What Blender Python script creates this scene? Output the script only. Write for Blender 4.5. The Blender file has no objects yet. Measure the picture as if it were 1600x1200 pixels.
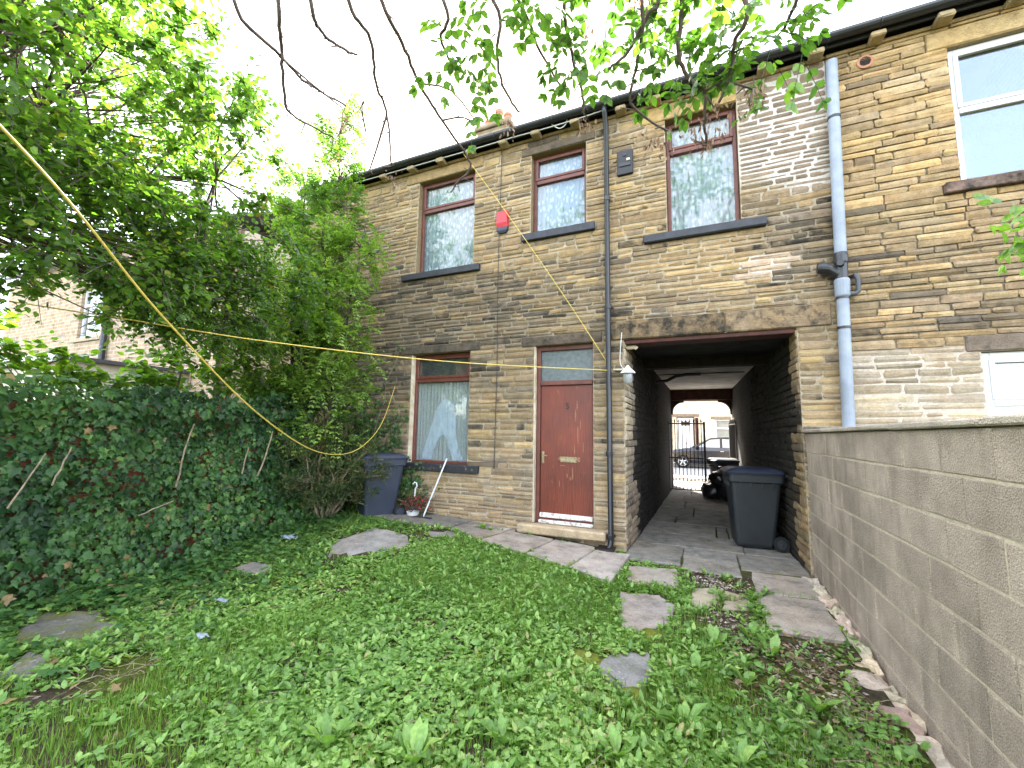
import bpy, bmesh, math, random
import numpy as np
from mathutils import Vector, Matrix, noise as mnoise

# ------------------------------------------------------------------ scene, camera, sky, sun, exposure
scene = bpy.context.scene
COL = scene.collection
cam_data = bpy.data.cameras.new('camera')
cam_data.sensor_width = 36.0
cam_data.lens = 36.0 * 670.08 / 1600.0
cam_data.clip_start = 0.05
cam_data.clip_end = 2000.0
cam = bpy.data.objects.new('camera', cam_data)
COL.objects.link(cam)
YAW, PITCH, ROLL = math.radians(24.065), math.radians(6.581), math.radians(-1.001)
cam.matrix_world = (Matrix.Translation((0.0, -6.119, 1.45)) @ Matrix.Rotation(YAW, 4, 'Z')
                    @ Matrix.Rotation(math.pi / 2 + PITCH, 4, 'X') @ Matrix.Rotation(-ROLL, 4, 'Z'))
scene.camera = cam

SUN_AZ = math.radians(26.0)      # left of +Y (behind the terrace)
SUN_EL = math.radians(36.0)
sun_vec = Vector((-math.sin(SUN_AZ) * math.cos(SUN_EL), math.cos(SUN_AZ) * math.cos(SUN_EL), math.sin(SUN_EL)))

world = bpy.data.worlds.new('World')
scene.world = world
world.use_nodes = True
wn, wl = world.node_tree.nodes, world.node_tree.links
wn.clear()
w_out = wn.new('ShaderNodeOutputWorld')
w_bg = wn.new('ShaderNodeBackground')
w_bg.inputs['Strength'].default_value = 0.15
w_sky = wn.new('ShaderNodeTexSky')
w_sky.sky_type = 'NISHITA'
w_sky.sun_disc = False
w_sky.sun_elevation = SUN_EL
w_sky.sun_rotation = -SUN_AZ
w_sky.air_density = 1.0
w_sky.dust_density = 2.5
w_sky.ozone_density = 1.0
w_tc = wn.new('ShaderNodeTexCoord')
w_noise = wn.new('ShaderNodeTexNoise')
w_noise.inputs['Scale'].default_value = 2.6
w_noise.inputs['Detail'].default_value = 6.0
w_noise.inputs['Roughness'].default_value = 0.6
w_ramp = wn.new('ShaderNodeValToRGB')
w_ramp.color_ramp.elements[0].position = 0.45
w_ramp.color_ramp.elements[1].position = 0.70
w_ramp.color_ramp.elements[0].color = (0.10, 0.10, 0.10, 1)
w_ramp.color_ramp.elements[1].color = (0.85, 0.85, 0.85, 1)
w_mix = wn.new('ShaderNodeMixRGB')
w_mix.inputs['Color2'].default_value = (7.3, 7.0, 6.7, 1)      # sunlit thin cloud
w_map = wn.new('ShaderNodeMapping')
w_map.inputs['Location'].default_value = (0.0, 0.0, 0.0)
wl.new(w_tc.outputs['Generated'], w_map.inputs['Vector'])
wl.new(w_map.outputs['Vector'], w_noise.inputs['Vector'])
wl.new(w_noise.outputs['Fac'], w_ramp.inputs['Fac'])
wl.new(w_ramp.outputs['Color'], w_mix.inputs['Fac'])
wl.new(w_sky.outputs['Color'], w_mix.inputs['Color1'])
wl.new(w_mix.outputs['Color'], w_bg.inputs['Color'])
wl.new(w_bg.outputs['Background'], w_out.inputs['Surface'])

sun_data = bpy.data.lights.new('sun', 'SUN')
sun_data.energy = 4.0
sun_data.angle = math.radians(0.6)
sun_data.color = (1.0, 0.95, 0.86)
sun = bpy.data.objects.new('sun', sun_data)
COL.objects.link(sun)
sun.rotation_euler = (-sun_vec).to_track_quat('-Z', 'Y').to_euler()
sun.location = (-20, 20, 30)

scene.view_settings.view_transform = 'Standard'
scene.view_settings.look = 'None'
scene.view_settings.gamma = 1.0
scene.view_settings.use_curve_mapping = False
scene.view_settings.exposure = 3.45
scene.render.engine = 'CYCLES'
scene.cycles.use_denoising = True
scene.cycles.max_bounces = 8
scene.cycles.diffuse_bounces = 4
scene.cycles.transparent_max_bounces = 12
scene.cycles.caustics_reflective = False
scene.cycles.caustics_refractive = False
scene.cycles.sample_clamp_indirect = 6.0
scene.cycles.sample_clamp_direct = 0.4      # keeps thin twigs whole against the burnt-out sky

R = random.Random(7)
NR = np.random.default_rng(11)

# ------------------------------------------------------------------ object helpers
def tag(o, label=None, cat=None, group=None, kind=None):
    if label: o['label'] = label
    if cat: o['category'] = cat
    if group: o['group'] = group
    if kind: o['kind'] = kind
    return o

def wmat(o):
    m = Matrix.LocRotScale(o.location, o.rotation_euler, o.scale)
    return wmat(o.parent) @ o.matrix_parent_inverse @ m if o.parent else m

def attach(o, parent):
    o.parent = parent
    o.matrix_parent_inverse = wmat(parent).inverted()

def empty(name, loc=(0, 0, 0), parent=None, **t):
    o = bpy.data.objects.new(name, None)
    o.empty_display_size = 0.1
    COL.objects.link(o)
    o.location = loc
    if parent: attach(o, parent)
    return tag(o, **t)

def mesh_obj(name, me, mat=None, parent=None, smooth=False, **t):
    o = bpy.data.objects.new(name, me)
    COL.objects.link(o)
    if mat and not me.materials: me.materials.append(mat)
    if smooth: me.shade_smooth()
    if parent: attach(o, parent)
    return tag(o, **t)

def dup(o, parent=None):
    """copy of a thing with copies of its parts and sub-parts"""
    c = o.copy()
    COL.objects.link(c)
    if parent: c.parent = parent
    for ch in o.children:
        dup(ch, c)
    return c

class MB:
    """collects verts and faces, then links them as ONE mesh object"""
    def __init__(s):
        s.v, s.f, s.c = [], [], []
    def add(s, verts, faces, col=None):
        n = len(s.v)
        s.v += [tuple(p) for p in verts]
        s.f += [tuple(i + n for i in fc) for fc in faces]
        if col is not None: s.c += [col] * len(verts)
        return s
    def quad(s, a, b, c, d, col=None):
        return s.add([a, b, c, d], [(0, 1, 2, 3)], col)
    def box(s, x0, x1, y0, y1, z0, z1, b=0.0, col=None, jit=0.0):
        x0, x1 = min(x0, x1), max(x0, x1); y0, y1 = min(y0, y1), max(y0, y1); z0, z1 = min(z0, z1), max(z0, z1)
        b = min(b, (x1 - x0) * .45, (y1 - y0) * .45, (z1 - z0) * .45)
        if b <= 0:
            vs = [(x, y, z) for z in (z0, z1) for y in (y0, y1) for x in (x0, x1)]
            return s.add(vs, [(0, 2, 3, 1), (4, 5, 7, 6), (0, 1, 5, 4), (2, 6, 7, 3), (0, 4, 6, 2), (1, 3, 7, 5)], col)
        bm = bmesh.new()
        bmesh.ops.create_cube(bm, size=1.0)
        for v in bm.verts:
            v.co = Vector((x0 + (v.co.x + .5) * (x1 - x0), y0 + (v.co.y + .5) * (y1 - y0), z0 + (v.co.z + .5) * (z1 - z0)))
        bmesh.ops.bevel(bm, geom=list(bm.edges), offset=b, segments=1, affect='EDGES', profile=.5)
        if jit:
            for v in bm.verts:
                v.co += Vector((R.uniform(-jit, jit), R.uniform(-jit, jit), R.uniform(-jit, jit)))
        bm.verts.index_update()
        s.add([v.co[:] for v in bm.verts], [[v.index for v in fc.verts] for fc in bm.faces], col)
        bm.free()
        return s
    def tube(s, pts, rad, n=8, caps=True, col=None):
        pts = [Vector(p) for p in pts]
        if not hasattr(rad, '__len__'): rad = [rad] * len(pts)
        ring0 = len(s.v)
        prev = None
        for i, p in enumerate(pts):
            if i == 0: d = pts[1] - p
            elif i == len(pts) - 1: d = p - pts[i - 1]
            else: d = (pts[i + 1] - p).normalized() + (p - pts[i - 1]).normalized()
            if d.length < 1e-9: d = Vector((0, 0, 1))
            d.normalize()
            if prev is None:
                u = d.cross(Vector((0, 0, 1)) if abs(d.z) < .95 else Vector((1, 0, 0))).normalized()
            else:
                u = (prev - d * prev.dot(d))
                u = u.normalized() if u.length > 1e-6 else d.orthogonal().normalized()
            prev = u
            w = d.cross(u)
            for k in range(n):
                a = 2 * math.pi * k / n
                q = p + (u * math.cos(a) + w * math.sin(a)) * rad[i]
                s.v.append(q[:])
                if col is not None: s.c.append(col)
        for i in range(len(pts) - 1):
            for k in range(n):
                a = ring0 + i * n + k; b = ring0 + i * n + (k + 1) % n
                s.f.append((a, b, b + n, a + n))
        if caps:
            s.f.append(tuple(ring0 + k for k in range(n))[::-1])
            e = ring0 + (len(pts) - 1) * n
            s.f.append(tuple(e + k for k in range(n)))
        return s
    def loft(s, rings, caps=True, closed=True, col=None):
        n = len(rings[0]); o = len(s.v)
        for r in rings:
            s.v += [tuple(p) for p in r]
            if col is not None: s.c += [col] * len(r)
        for i in range(len(rings) - 1):
            for k in range(n if closed else n - 1):
                a = o + i * n + k; b = o + i * n + (k + 1) % n
                s.f.append((a, b, b + n, a + n))
        if caps:
            s.f.append(tuple(o + k for k in range(n))[::-1])
            e = o + (len(rings) - 1) * n
            s.f.append(tuple(e + k for k in range(n)))
        return s
    def lathe(s, prof, c, n=16, axis='z', caps=True):
        rings = []
        for r, h in prof:
            ring = []
            for k in range(n):
                a = 2 * math.pi * k / n
                u, w = r * math.cos(a), r * math.sin(a)
                ring.append({'z': (c[0] + u, c[1] + w, c[2] + h), 'x': (c[0] + h, c[1] + u, c[2] + w),
                             'y': (c[0] + w, c[1] + h, c[2] + u)}[axis])
            rings.append(ring)
        return s.loft(rings, caps)
    def prism(s, poly, z0, z1, b=0.0, zf=None):
        """vertical prism over an xy polygon with a chamfered top edge"""
        cx = sum(p[0] for p in poly) / len(poly); cy = sum(p[1] for p in poly) / len(poly)
        zf = zf or (lambda x, y: 0.0)
        r0 = [(x, y, z0) for x, y in poly]
        r1 = [(x, y, z1 - b + zf(x, y)) for x, y in poly]
        rings = [r0, r1]
        if b:
            t = []
            for x, y in poly:
                l = math.hypot(x - cx, y - cy); k = max(0, 1 - b * 1.2 / l)
                t.append((cx + (x - cx) * k, cy + (y - cy) * k, z1 + zf(x, y)))
            rings.append(t)
        return s.loft(rings)
    def build(s, name, mat, parent=None, smooth=False, col=None, **t):
        me = bpy.data.meshes.new(name)
        me.from_pydata(s.v, [], s.f)
        if s.c or col:
            a = me.attributes.new('col', 'FLOAT_COLOR', 'POINT')
            data = np.array(s.c if s.c else [col] * len(s.v), dtype=np.float32)
            a.data.foreach_set('color', data.ravel())
        return mesh_obj(name, me, mat, parent, smooth, **t)

def rrect(cx, cy, hx, hy, r, z, n=4, tilt=None):
    """rounded rectangle ring"""
    out = []
    for (sx, sy, a0) in ((1, 1, 0), (-1, 1, 90), (-1, -1, 180), (1, -1, 270)):
        for k in range(n):
            a = math.radians(a0 + 90 * k / (n - 1))
            out.append((cx + sx * (hx - r) + r * math.cos(a), cy + sy * (hy - r) + r * math.sin(a), z))
    return out

# ------------------------------------------------------------------ materials
class NT:
    def __init__(s, name):
        s.m = bpy.data.materials.new(name); s.m.use_nodes = True
        s.t = s.m.node_tree; s.n = s.t.nodes; s.l = s.t.links; s.n.clear()
        s.out = s.n.new('ShaderNodeOutputMaterial')
    def node(s, typ, **kw):
        nd = s.n.new(typ)
        for k, v in kw.items(): setattr(nd, k, v)
        return nd
    def link(s, a, b): s.l.new(a, b)
    def pos(s):
        return s.node('ShaderNodeNewGeometry').outputs['Position']
    def obj(s):
        return s.node('ShaderNodeTexCoord').outputs['Object']
    def noise(s, vec, scale, detail=4.0, rough=.55, dist=0.0):
        n = s.node('ShaderNodeTexNoise')
        n.inputs['Scale'].default_value = scale; n.inputs['Detail'].default_value = detail
        n.inputs['Roughness'].default_value = rough; n.inputs['Distortion'].default_value = dist
        if vec is not None: s.link(vec, n.inputs['Vector'])
        return n.outputs['Fac']
    def ramp(s, fac, stops):
        r = s.node('ShaderNodeValToRGB'); e = r.color_ramp.elements
        while len(e) < len(stops): e.new(0.5)
        for el, (p, c) in zip(e, stops):
            el.position = p; el.color = (*c, 1) if hasattr(c, '__len__') else (c, c, c, 1)
        s.link(fac, r.inputs['Fac'])
        return r.outputs['Color']
    def mix(s, fac, a, b, mode='MIX'):
        m = s.node('ShaderNodeMixRGB', blend_type=mode)
        for sock, v in ((m.inputs['Fac'], fac), (m.inputs['Color1'], a), (m.inputs['Color2'], b)):
            if isinstance(v, (int, float)): sock.default_value = v if sock.name == 'Fac' else (v, v, v, 1)
            elif isinstance(v, tuple): sock.default_value = (*v, 1)[:4]
            else: s.link(v, sock)
        return m.outputs['Color']
    def math(s, op, a, b=0.0, clamp=False):
        m = s.node('ShaderNodeMath', operation=op, use_clamp=clamp)
        for sock, v in ((m.inputs[0], a), (m.inputs[1], b)):
            if isinstance(v, (int, float)): sock.default_value = v
            else: s.link(v, sock)
        return m.outputs[0]
    def mapping(s, vec, scale=(1, 1, 1), rot=(0, 0, 0)):
        m = s.node('ShaderNodeMapping')
        m.inputs['Scale'].default_value = scale; m.inputs['Rotation'].default_value = rot
        s.link(vec, m.inputs['Vector'])
        return m.outputs['Vector']
    def bump(s, h, strength=.5, dist=.01, normal=None):
        b = s.node('ShaderNodeBump')
        b.inputs['Strength'].default_value = strength; b.inputs['Distance'].default_value = dist
        s.link(h, b.inputs['Height'])
        if normal is not None: s.link(normal, b.inputs['Normal'])
        return b.outputs['Normal']
    def attr(s, name):
        return s.node('ShaderNodeAttribute', attribute_name=name)
    def bsdf(s, color, rough=.8, spec=.4, metal=0.0, normal=None, finish=True, **kw):
        p = s.node('ShaderNodeBsdfPrincipled')
        for sock, v in ((p.inputs['Base Color'], color), (p.inputs['Roughness'], rough)):
            if isinstance(v, (int, float)): sock.default_value = v
            elif isinstance(v, tuple): sock.default_value = (*v, 1)[:4]
            else: s.link(v, sock)
        p.inputs['Specular IOR Level'].default_value = spec; p.inputs['Metallic'].default_value = metal
        if normal is not None: s.link(normal, p.inputs['Normal'])
        if finish: s.link(p.outputs[0], s.out.inputs['Surface'])
        return p

def simple(name, c1, c2=None, scale=6.0, rough=.7, bump=.0, bscale=60.0, spec=.4, metal=0.0, world_pos=True, lo=.35, hi=.65):
    t = NT(name)
    vec = t.pos() if world_pos else t.obj()
    c2 = c2 or tuple(x * .7 for x in c1)
    col = t.ramp(t.noise(vec, scale, 5, .6), [(lo, c2), (hi, c1)])
    nrm = t.bump(t.noise(vec, bscale, 4, .6), bump, .01) if bump else None
    t.bsdf(col, rough, spec, metal, nrm)
    return t.m

MAT = {}
def stone_mat():
    t = NT('weathered_stone')
    a = t.attr('col'); vec = t.pos()
    n1 = t.noise(vec, 9, 6, .65); n2 = t.noise(vec, 55, 5, .7)
    lam = t.noise(t.mapping(vec, (3, 3, 40)), 2.2, 4, .6)
    v = t.ramp(n1, [(.25, .62), (.75, 1.28)])
    c = t.mix(1.0, a.outputs['Color'], v, 'MULTIPLY')
    c = t.mix(.5, c, t.mix(1.0, c, t.ramp(n2, [(.3, .55), (.7, 1.35)]), 'MULTIPLY'))
    warm = t.ramp(t.noise(vec, 3.1, 3), [(.4, (1, 1, 1)), (.7, (1.12, .98, .78))])
    c = t.mix(.6, c, t.mix(1.0, c, warm, 'MULTIPLY'))
    sootn = t.math('ADD', t.noise(vec, 6.5, 7, .68), t.math('MULTIPLY', a.outputs['Alpha'], .62))
    soot = t.ramp(sootn, [(.78, 0.0), (.98, 1.0)])
    c = t.mix(soot, c, (.030, .026, .021))
    h = t.math('ADD', t.math('MULTIPLY', n2, .55), t.math('ADD', t.math('MULTIPLY', lam, .5), t.math('MULTIPLY', n1, .5)))
    t.bsdf(c, .92, .18, 0, t.bump(h, .75, .018))
    return t.m
MAT['stone'] = stone_mat()

def mortar_mat():
    t = NT('lime_mortar')
    a = t.attr('col'); vec = t.pos()
    n = t.noise(vec, 30, 6, .7); n1 = t.noise(vec, 4, 5, .65)
    c = t.mix(1.0, a.outputs['Color'], t.ramp(n, [(.25, .6), (.7, 1.2)]), 'MULTIPLY')
    soot = t.ramp(t.math('ADD', n1, t.math('MULTIPLY', a.outputs['Alpha'], .6)), [(.75, 0.0), (1.0, .85)])
    c = t.mix(soot, c, (.035, .03, .025))
    t.bsdf(c, .95, .1, 0, t.bump(t.noise(vec, 90, 4, .7), .6, .01))
    return t.m
MAT['mortar'] = mortar_mat()

def block_mat():
    t = NT('concrete_block')
    a = t.attr('col'); vec = t.pos()
    g = t.noise(vec, 130, 3, .7); m = t.noise(vec, 3, 5, .6); v = t.node('ShaderNodeTexVoronoi'); v.inputs['Scale'].default_value = 110
    t.link(vec, v.inputs['Vector'])
    c = t.mix(1.0, a.outputs['Color'], t.ramp(g, [(.3, .62), (.7, 1.3)]), 'MULTIPLY')
    c = t.mix(1.0, c, t.ramp(m, [(.28, .68), (.72, 1.18)]), 'MULTIPLY')
    stain = t.ramp(t.noise(t.mapping(vec, (2, 2, .6)), 2.4, 5, .6), [(.50, 0.0), (.75, .6)])
    c = t.mix(stain, c, (.13, .11, .085))
    h = t.math('ADD', g, t.math('MULTIPLY', v.outputs['Distance'], .8))
    pit = t.ramp(v.outputs['Distance'], [(.08, .45), (.22, 1.0)])
    c = t.mix(.7, c, t.mix(1.0, c, pit, 'MULTIPLY'))
    t.bsdf(c, .95, .15, 0, t.bump(h, .9, .010))
    return t.m
MAT['block'] = block_mat()

def flag_mat():
    t = NT('sandstone_flag')
    a = t.attr('col'); vec = t.pos()
    n1 = t.noise(vec, 5, 7, .65); n2 = t.noise(vec, 70, 4, .7)
    c = t.mix(1.0, a.outputs['Color'], t.ramp(n1, [(.28, .45), (.5, .95), (.72, 1.3)]), 'MULTIPLY')
    c = t.mix(1.0, c, t.ramp(n2, [(.3, .7), (.7, 1.25)]), 'MULTIPLY')
    c = t.mix(t.ramp(t.noise(vec, 1.7, 4, .6), [(.45, 0.0), (.7, .45)]), c, t.mix(1.0, c, (1.15, .95, .72), 'MULTIPLY'))
    lich = t.ramp(t.noise(vec, 17, 3, .5), [(.66, 0.0), (.70, .8)])
    c = t.mix(t.math('MULTIPLY', lich, .5), c, (.42, .42, .38))
    moss = t.ramp(t.math('ADD', t.noise(vec, 3.2, 6, .7), t.math('MULTIPLY', a.outputs['Alpha'], .5)), [(.72, 0.0), (.85, 1.0)])
    mossc = t.ramp(t.noise(vec, 40, 3), [(.3, (.05, .06, .012)), (.7, (.16, .17, .03))])
    c = t.mix(moss, c, mossc)
    h = t.math('ADD', t.math('MULTIPLY', n2, .5), n1)
    t.bsdf(c, .88, .22, 0, t.bump(h, .6, .012))
    return t.m
MAT['flag'] = flag_mat()

def ground_mat():
    t = NT('garden_soil')
    vec = t.pos()
    soil = t.ramp(t.noise(vec, 22, 8, .75), [(.3, (.022, .016, .011)), (.5, (.06, .044, .03)), (.72, (.15, .115, .08))])
    moss = t.ramp(t.noise(vec, 60, 4, .6), [(.3, (.03, .045, .01)), (.7, (.12, .14, .025))])
    mk = t.ramp(t.noise(vec, 1.5, 6, .65), [(.44, 0.0), (.56, 1.0)])
    c = t.mix(mk, soil, moss)
    h = t.math('ADD', t.noise(vec, 25, 7, .75), t.math('MULTIPLY', t.noise(vec, 110, 3, .7), .4))
    t.bsdf(c, .97, .1, 0, t.bump(h, .9, .03))
    return t.m
MAT['soil'] = ground_mat()

def leaf_mat(name, stops, trans=.35, rough=.45, spec=.45, tcol=None):
    t = NT(name)
    a = t.attr('tint'); vec = t.pos()
    c = t.ramp(a.outputs['Fac'], stops)
    c = t.mix(1.0, c, t.ramp(t.noise(vec, 45, 2), [(.3, .8), (.7, 1.2)]), 'MULTIPLY')
    p = t.bsdf(c, rough, spec, finish=False)
    tr = t.node('ShaderNodeBsdfTranslucent')
    tc = t.mix(1.0, c, tcol or (1.7, 1.9, .7), 'MULTIPLY')
    t.link(tc, tr.inputs['Color'])
    ms = t.node('ShaderNodeMixShader'); ms.inputs[0].default_value = trans
    t.link(p.outputs[0], ms.inputs[1]); t.link(tr.outputs[0], ms.inputs[2]); t.link(ms.outputs[0], t.out.inputs['Surface'])
    return t.m
MAT['leaf_big'] = leaf_mat('broad_leaf', [(0, (.034, .075, .016)), (.5, (.085, .165, .028)), (.85, (.16, .25, .04)), (1, (.27, .24, .04))], .52)
MAT['leaf_ash'] = leaf_mat('ash_leaf', [(0, (.03, .075, .016)), (.45, (.075, .15, .028)), (.8, (.17, .27, .05)), (1, (.26, .36, .075))], .45)
MAT['leaf_ivy'] = leaf_mat('ivy_leaf', [(0, (.010, .030, .010)), (.4, (.028, .075, .020)), (.8, (.07, .15, .035)), (.93, (.13, .22, .05)), (1, (.20, .14, .06))], .2, .45, .25)
MAT['leaf_shrub'] = leaf_mat('shrub_leaf', [(0, (.05, .11, .015)), (.6, (.11, .21, .025)), (1, (.2, .29, .04))], .45)
MAT['leaf_weed'] = leaf_mat('weed_leaf', [(0, (.06, .13, .025)), (.5, (.155, .28, .06)), (.93, (.27, .39, .10)), (1, (.28, .26, .10))], .3, .42, .4)
MAT['leaf_conifer'] = leaf_mat('conifer_spray', [(0, (.025, .045, .018)), (.5, (.055, .085, .028)), (.8, (.11, .105, .04)), (1, (.16, .10, .05))], .2, .7, .2)
MAT['grass'] = leaf_mat('grass_blade', [(0, (.06, .13, .02)), (.6, (.15, .27, .04)), (1, (.31, .32, .11))], .35, .5, .3)
MAT['dead'] = leaf_mat('dead_leaf', [(0, (.05, .032, .018)), (.6, (.16, .10, .055)), (1, (.34, .24, .14))], .2, .8, .2, (1.2, 1, .7))
MAT['seed'] = leaf_mat('ash_keys', [(0, (.08, .05, .04)), (.6, (.22, .15, .11)), (1, (.4, .3, .22))], .3, .8, .2, (1.2, 1, .8))
MAT['petal'] = leaf_mat('red_petal', [(0, (.28, .012, .03)), (1, (.55, .04, .08))], .3, .6, .3, (1.2, .8, .9))
MAT['bark'] = simple('grey_brown_bark', (.13, .10, .075), (.045, .036, .028), 14, .9, .7, 45, .15)
MAT['twig'] = simple('twig_bark', (.17, .13, .12), (.08, .062, .056), 20, .85, .3, 60, .2)
MAT['stem'] = simple('pale_ivy_stem', (.30, .24, .16), (.14, .11, .075), 18, .85, .4, 60, .2)
MAT['gutter'] = simple('black_plastic', (.016, .017, .021), (.010, .011, .013), 5, .38, .08, 30, .5)
MAT['fascia'] = simple('black_painted_fascia', (.018, .018, .022), (.010, .010, .012), 8, .5, .2, 40, .4)
MAT['blackpaint'] = simple('black_sill_paint', (.03, .032, .04), (.014, .015, .019), 9, .55, .4, 40, .4)
def worn_black():
    t = NT('worn_black_sill'); vec = t.pos()
    c = t.mix(t.ramp(t.noise(vec, 11, 7, .7), [(.60, 0.0), (.68, 1.0)]), (.022, .022, .026), (.33, .27, .19))
    t.bsdf(c, .6, .35, 0, t.bump(t.noise(vec, 40, 4), .4, .01)); return t.m
MAT['wornsill'] = worn_black()
MAT['lintel'] = None
MAT['greypipe'] = simple('grey_soil_pipe', (.25, .285, .335), (.17, .195, .235), 3.5, .5, .1, 25, .4)
MAT['timber'] = simple('red_brown_timber', (.14, .042, .026), (.085, .026, .018), 10, .45, .25, 50, .4)
MAT['upvc'] = simple('white_upvc', (.62, .63, .66), (.54, .55, .58), 2, .3, 0, 30, .5)
MAT['brass'] = simple('dull_brass', (.42, .34, .2), (.22, .17, .1), 30, .4, .2, 60, .5, .7)
MAT['redplastic'] = simple('red_plastic', (.50, .012, .022), (.38, .010, .018), 6, .4, 0, 30, .5)
MAT['whitepaint'] = simple('flaking_white_paint', (.72, .70, .68), (.34, .27, .2), 16, .6, .4, 50, .3, lo=.38, hi=.5)
MAT['creampaint'] = simple('cream_masonry_paint', (.62, .55, .42), (.40, .32, .21), 7, .8, .4, 40, .2)
MAT['iron'] = simple('black_iron', (.018, .016, .016), (.03, .018, .014), 25, .5, .3, 90, .4, .3)
MAT['slate'] = simple('roof_slate', (.075, .075, .085), (.045, .045, .05), 3, .7, .3, 20, .3)
MAT['rope'] = simple('yellow_plastic_line', (.62, .47, .10), (.46, .33, .06), 40, .45, .2, 300, .4)
MAT['cable_white'] = simple('white_cable', (.62, .62, .60), (.5, .5, .48), 20, .5)
MAT['cable_black'] = simple('black_cable', (.02, .02, .02), (.03, .03, .03), 20, .5)
MAT['bin_blue'] = simple('blue_grey_bin_plastic', (.030, .037, .056), (.022, .028, .044), 4, .42, .12, 160, .45)
MAT['bin_dark'] = simple('charcoal_bin_plastic', (.022, .026, .030), (.016, .018, .021), 4, .45, .12, 160, .45)
MAT['bin_lid'] = simple('dark_blue_lid_plastic', (.020, .025, .046), (.014, .018, .03), 5, .4, .1, 120, .45)
MAT['tyre'] = simple('black_rubber', (.02, .02, .02), (.013, .013, .013), 20, .8, .2, 90, .2)
MAT['bag'] = simple('black_bag_plastic', (.014, .014, .016), (.010, .010, .011), 8, .28, .35, 18, .5)
MAT['steelhandle'] = simple('pale_metal_handle', (.62, .64, .70), (.5, .52, .58), 8, .35, 0, 30, .5, .4)
MAT['bristle'] = simple('dark_bristle', (.018, .02, .03), (.03, .034, .05), 60, .8, .5, 200, .2)
MAT['whiteplastic'] = simple('white_plastic', (.72, .72, .72), (.55, .55, .55), 12, .4, .1, 40, .4)
MAT['road'] = simple('asphalt', (.26, .26, .26), (.19, .19, .19), 6, .9, .3, 120, .2)
MAT['pave'] = simple('pavement_flags', (.46, .44, .40), (.34, .32, .29), 4, .9, .3, 60, .2)
MAT['kerb'] = simple('kerb_stone', (.32, .30, .27), (.2, .19, .17), 5, .9, .3, 60, .2)
MAT['carpaint'] = simple('dark_blue_car_paint', (.012, .014, .022), (.010, .012, .018), 1, .18, 0, 30, .6)
MAT['cartrim'] = simple('dark_car_glass', (.015, .02, .028), (.012, .016, .022), 1, .08, 0, 30, .8)
MAT['alloy'] = simple('alloy_wheel', (.62, .63, .65), (.45, .46, .48), 8, .3, 0, 30, .5, .6)
MAT['headlight'] = simple('headlight_lens', (.65, .67, .70), (.5, .5, .52), 8, .1, 0, 30, .7)
MAT['render'] = simple('pale_render', (.58, .53, .45), (.44, .40, .34), 2.5, .9, .3, 60, .2)
MAT['ceilwhite'] = simple('flaking_limewash', (.58, .57, .54), (.36, .34, .31), 3, .9, .3, 20, .2)
MAT['darkbeam'] = simple('sooty_timber', (.03, .024, .02), (.014, .012, .010), 8, .85, .4, 40, .2)
MAT['redbeam'] = simple('red_painted_beam', (.085, .024, .018), (.03, .015, .012), 7, .7, .4, 40, .3)
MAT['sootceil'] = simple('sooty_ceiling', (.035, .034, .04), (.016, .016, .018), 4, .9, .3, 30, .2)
MAT['terracotta'] = simple('terracotta_pot', (.42, .20, .12), (.28, .14, .09), 6, .8, .2, 40, .2)
MAT['room'] = simple('dim_room_paint', (.35, .30, .24), (.30, .26, .2), 1, .9)
MAT['brownboard'] = simple('brown_board', (.23, .11, .045), (.17, .08, .03), 3, .7)
MAT['greydoor'] = simple('white_street_door', (.78, .78, .78), (.7, .7, .7), 2, .4)

def glass_mat(name, tintc=(.93, .96, .97), dirt=.04, refl=1.0, ior=1.6):
    t = NT(name); vec = t.pos()
    tr = t.node('ShaderNodeBsdfTransparent'); tr.inputs['Color'].default_value = (*tintc, 1)
    gl = t.node('ShaderNodeBsdfGlossy'); gl.inputs['Roughness'].default_value = .015
    gl.inputs['Color'].default_value = (refl, refl, refl, 1)
    wob = t.bump(t.noise(vec, 2.2, 2), .05, .02); t.link(wob, gl.inputs['Normal'])
    fr = t.node('ShaderNodeFresnel')
    bf = t.node('ShaderNodeNewGeometry').outputs['Backfacing']      # same reflectance entering and leaving the pane
    t.link(t.math('SUBTRACT', ior, t.math('MULTIPLY', bf, ior - 1 / ior)), fr.inputs['IOR'])
    m1 = t.node('ShaderNodeMixShader'); t.link(fr.outputs[0], m1.inputs[0]); t.link(tr.outputs[0], m1.inputs[1]); t.link(gl.outputs[0], m1.inputs[2])
    df = t.node('ShaderNodeBsdfDiffuse'); df.inputs['Color'].default_value = (.6, .62, .64, 1)
    m2 = t.node('ShaderNodeMixShader')
    dn = t.math('MULTIPLY', t.noise(vec, 6, 5, .6), dirt * 2)
    t.link(dn, m2.inputs[0]); t.link(m1.outputs[0], m2.inputs[1]); t.link(df.outputs[0], m2.inputs[2])
    t.link(m2.outputs[0], t.out.inputs['Surface'])
    return t.m
MAT['glass'] = glass_mat('window_glass')
MAT['glass_double'] = glass_mat('double_glazing', dirt=.02, ior=2.1)
MAT['frosted'] = simple('frosted_glass', (.10, .12, .12), (.055, .068, .07), 16, .22, .5, 55, .6)

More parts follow.
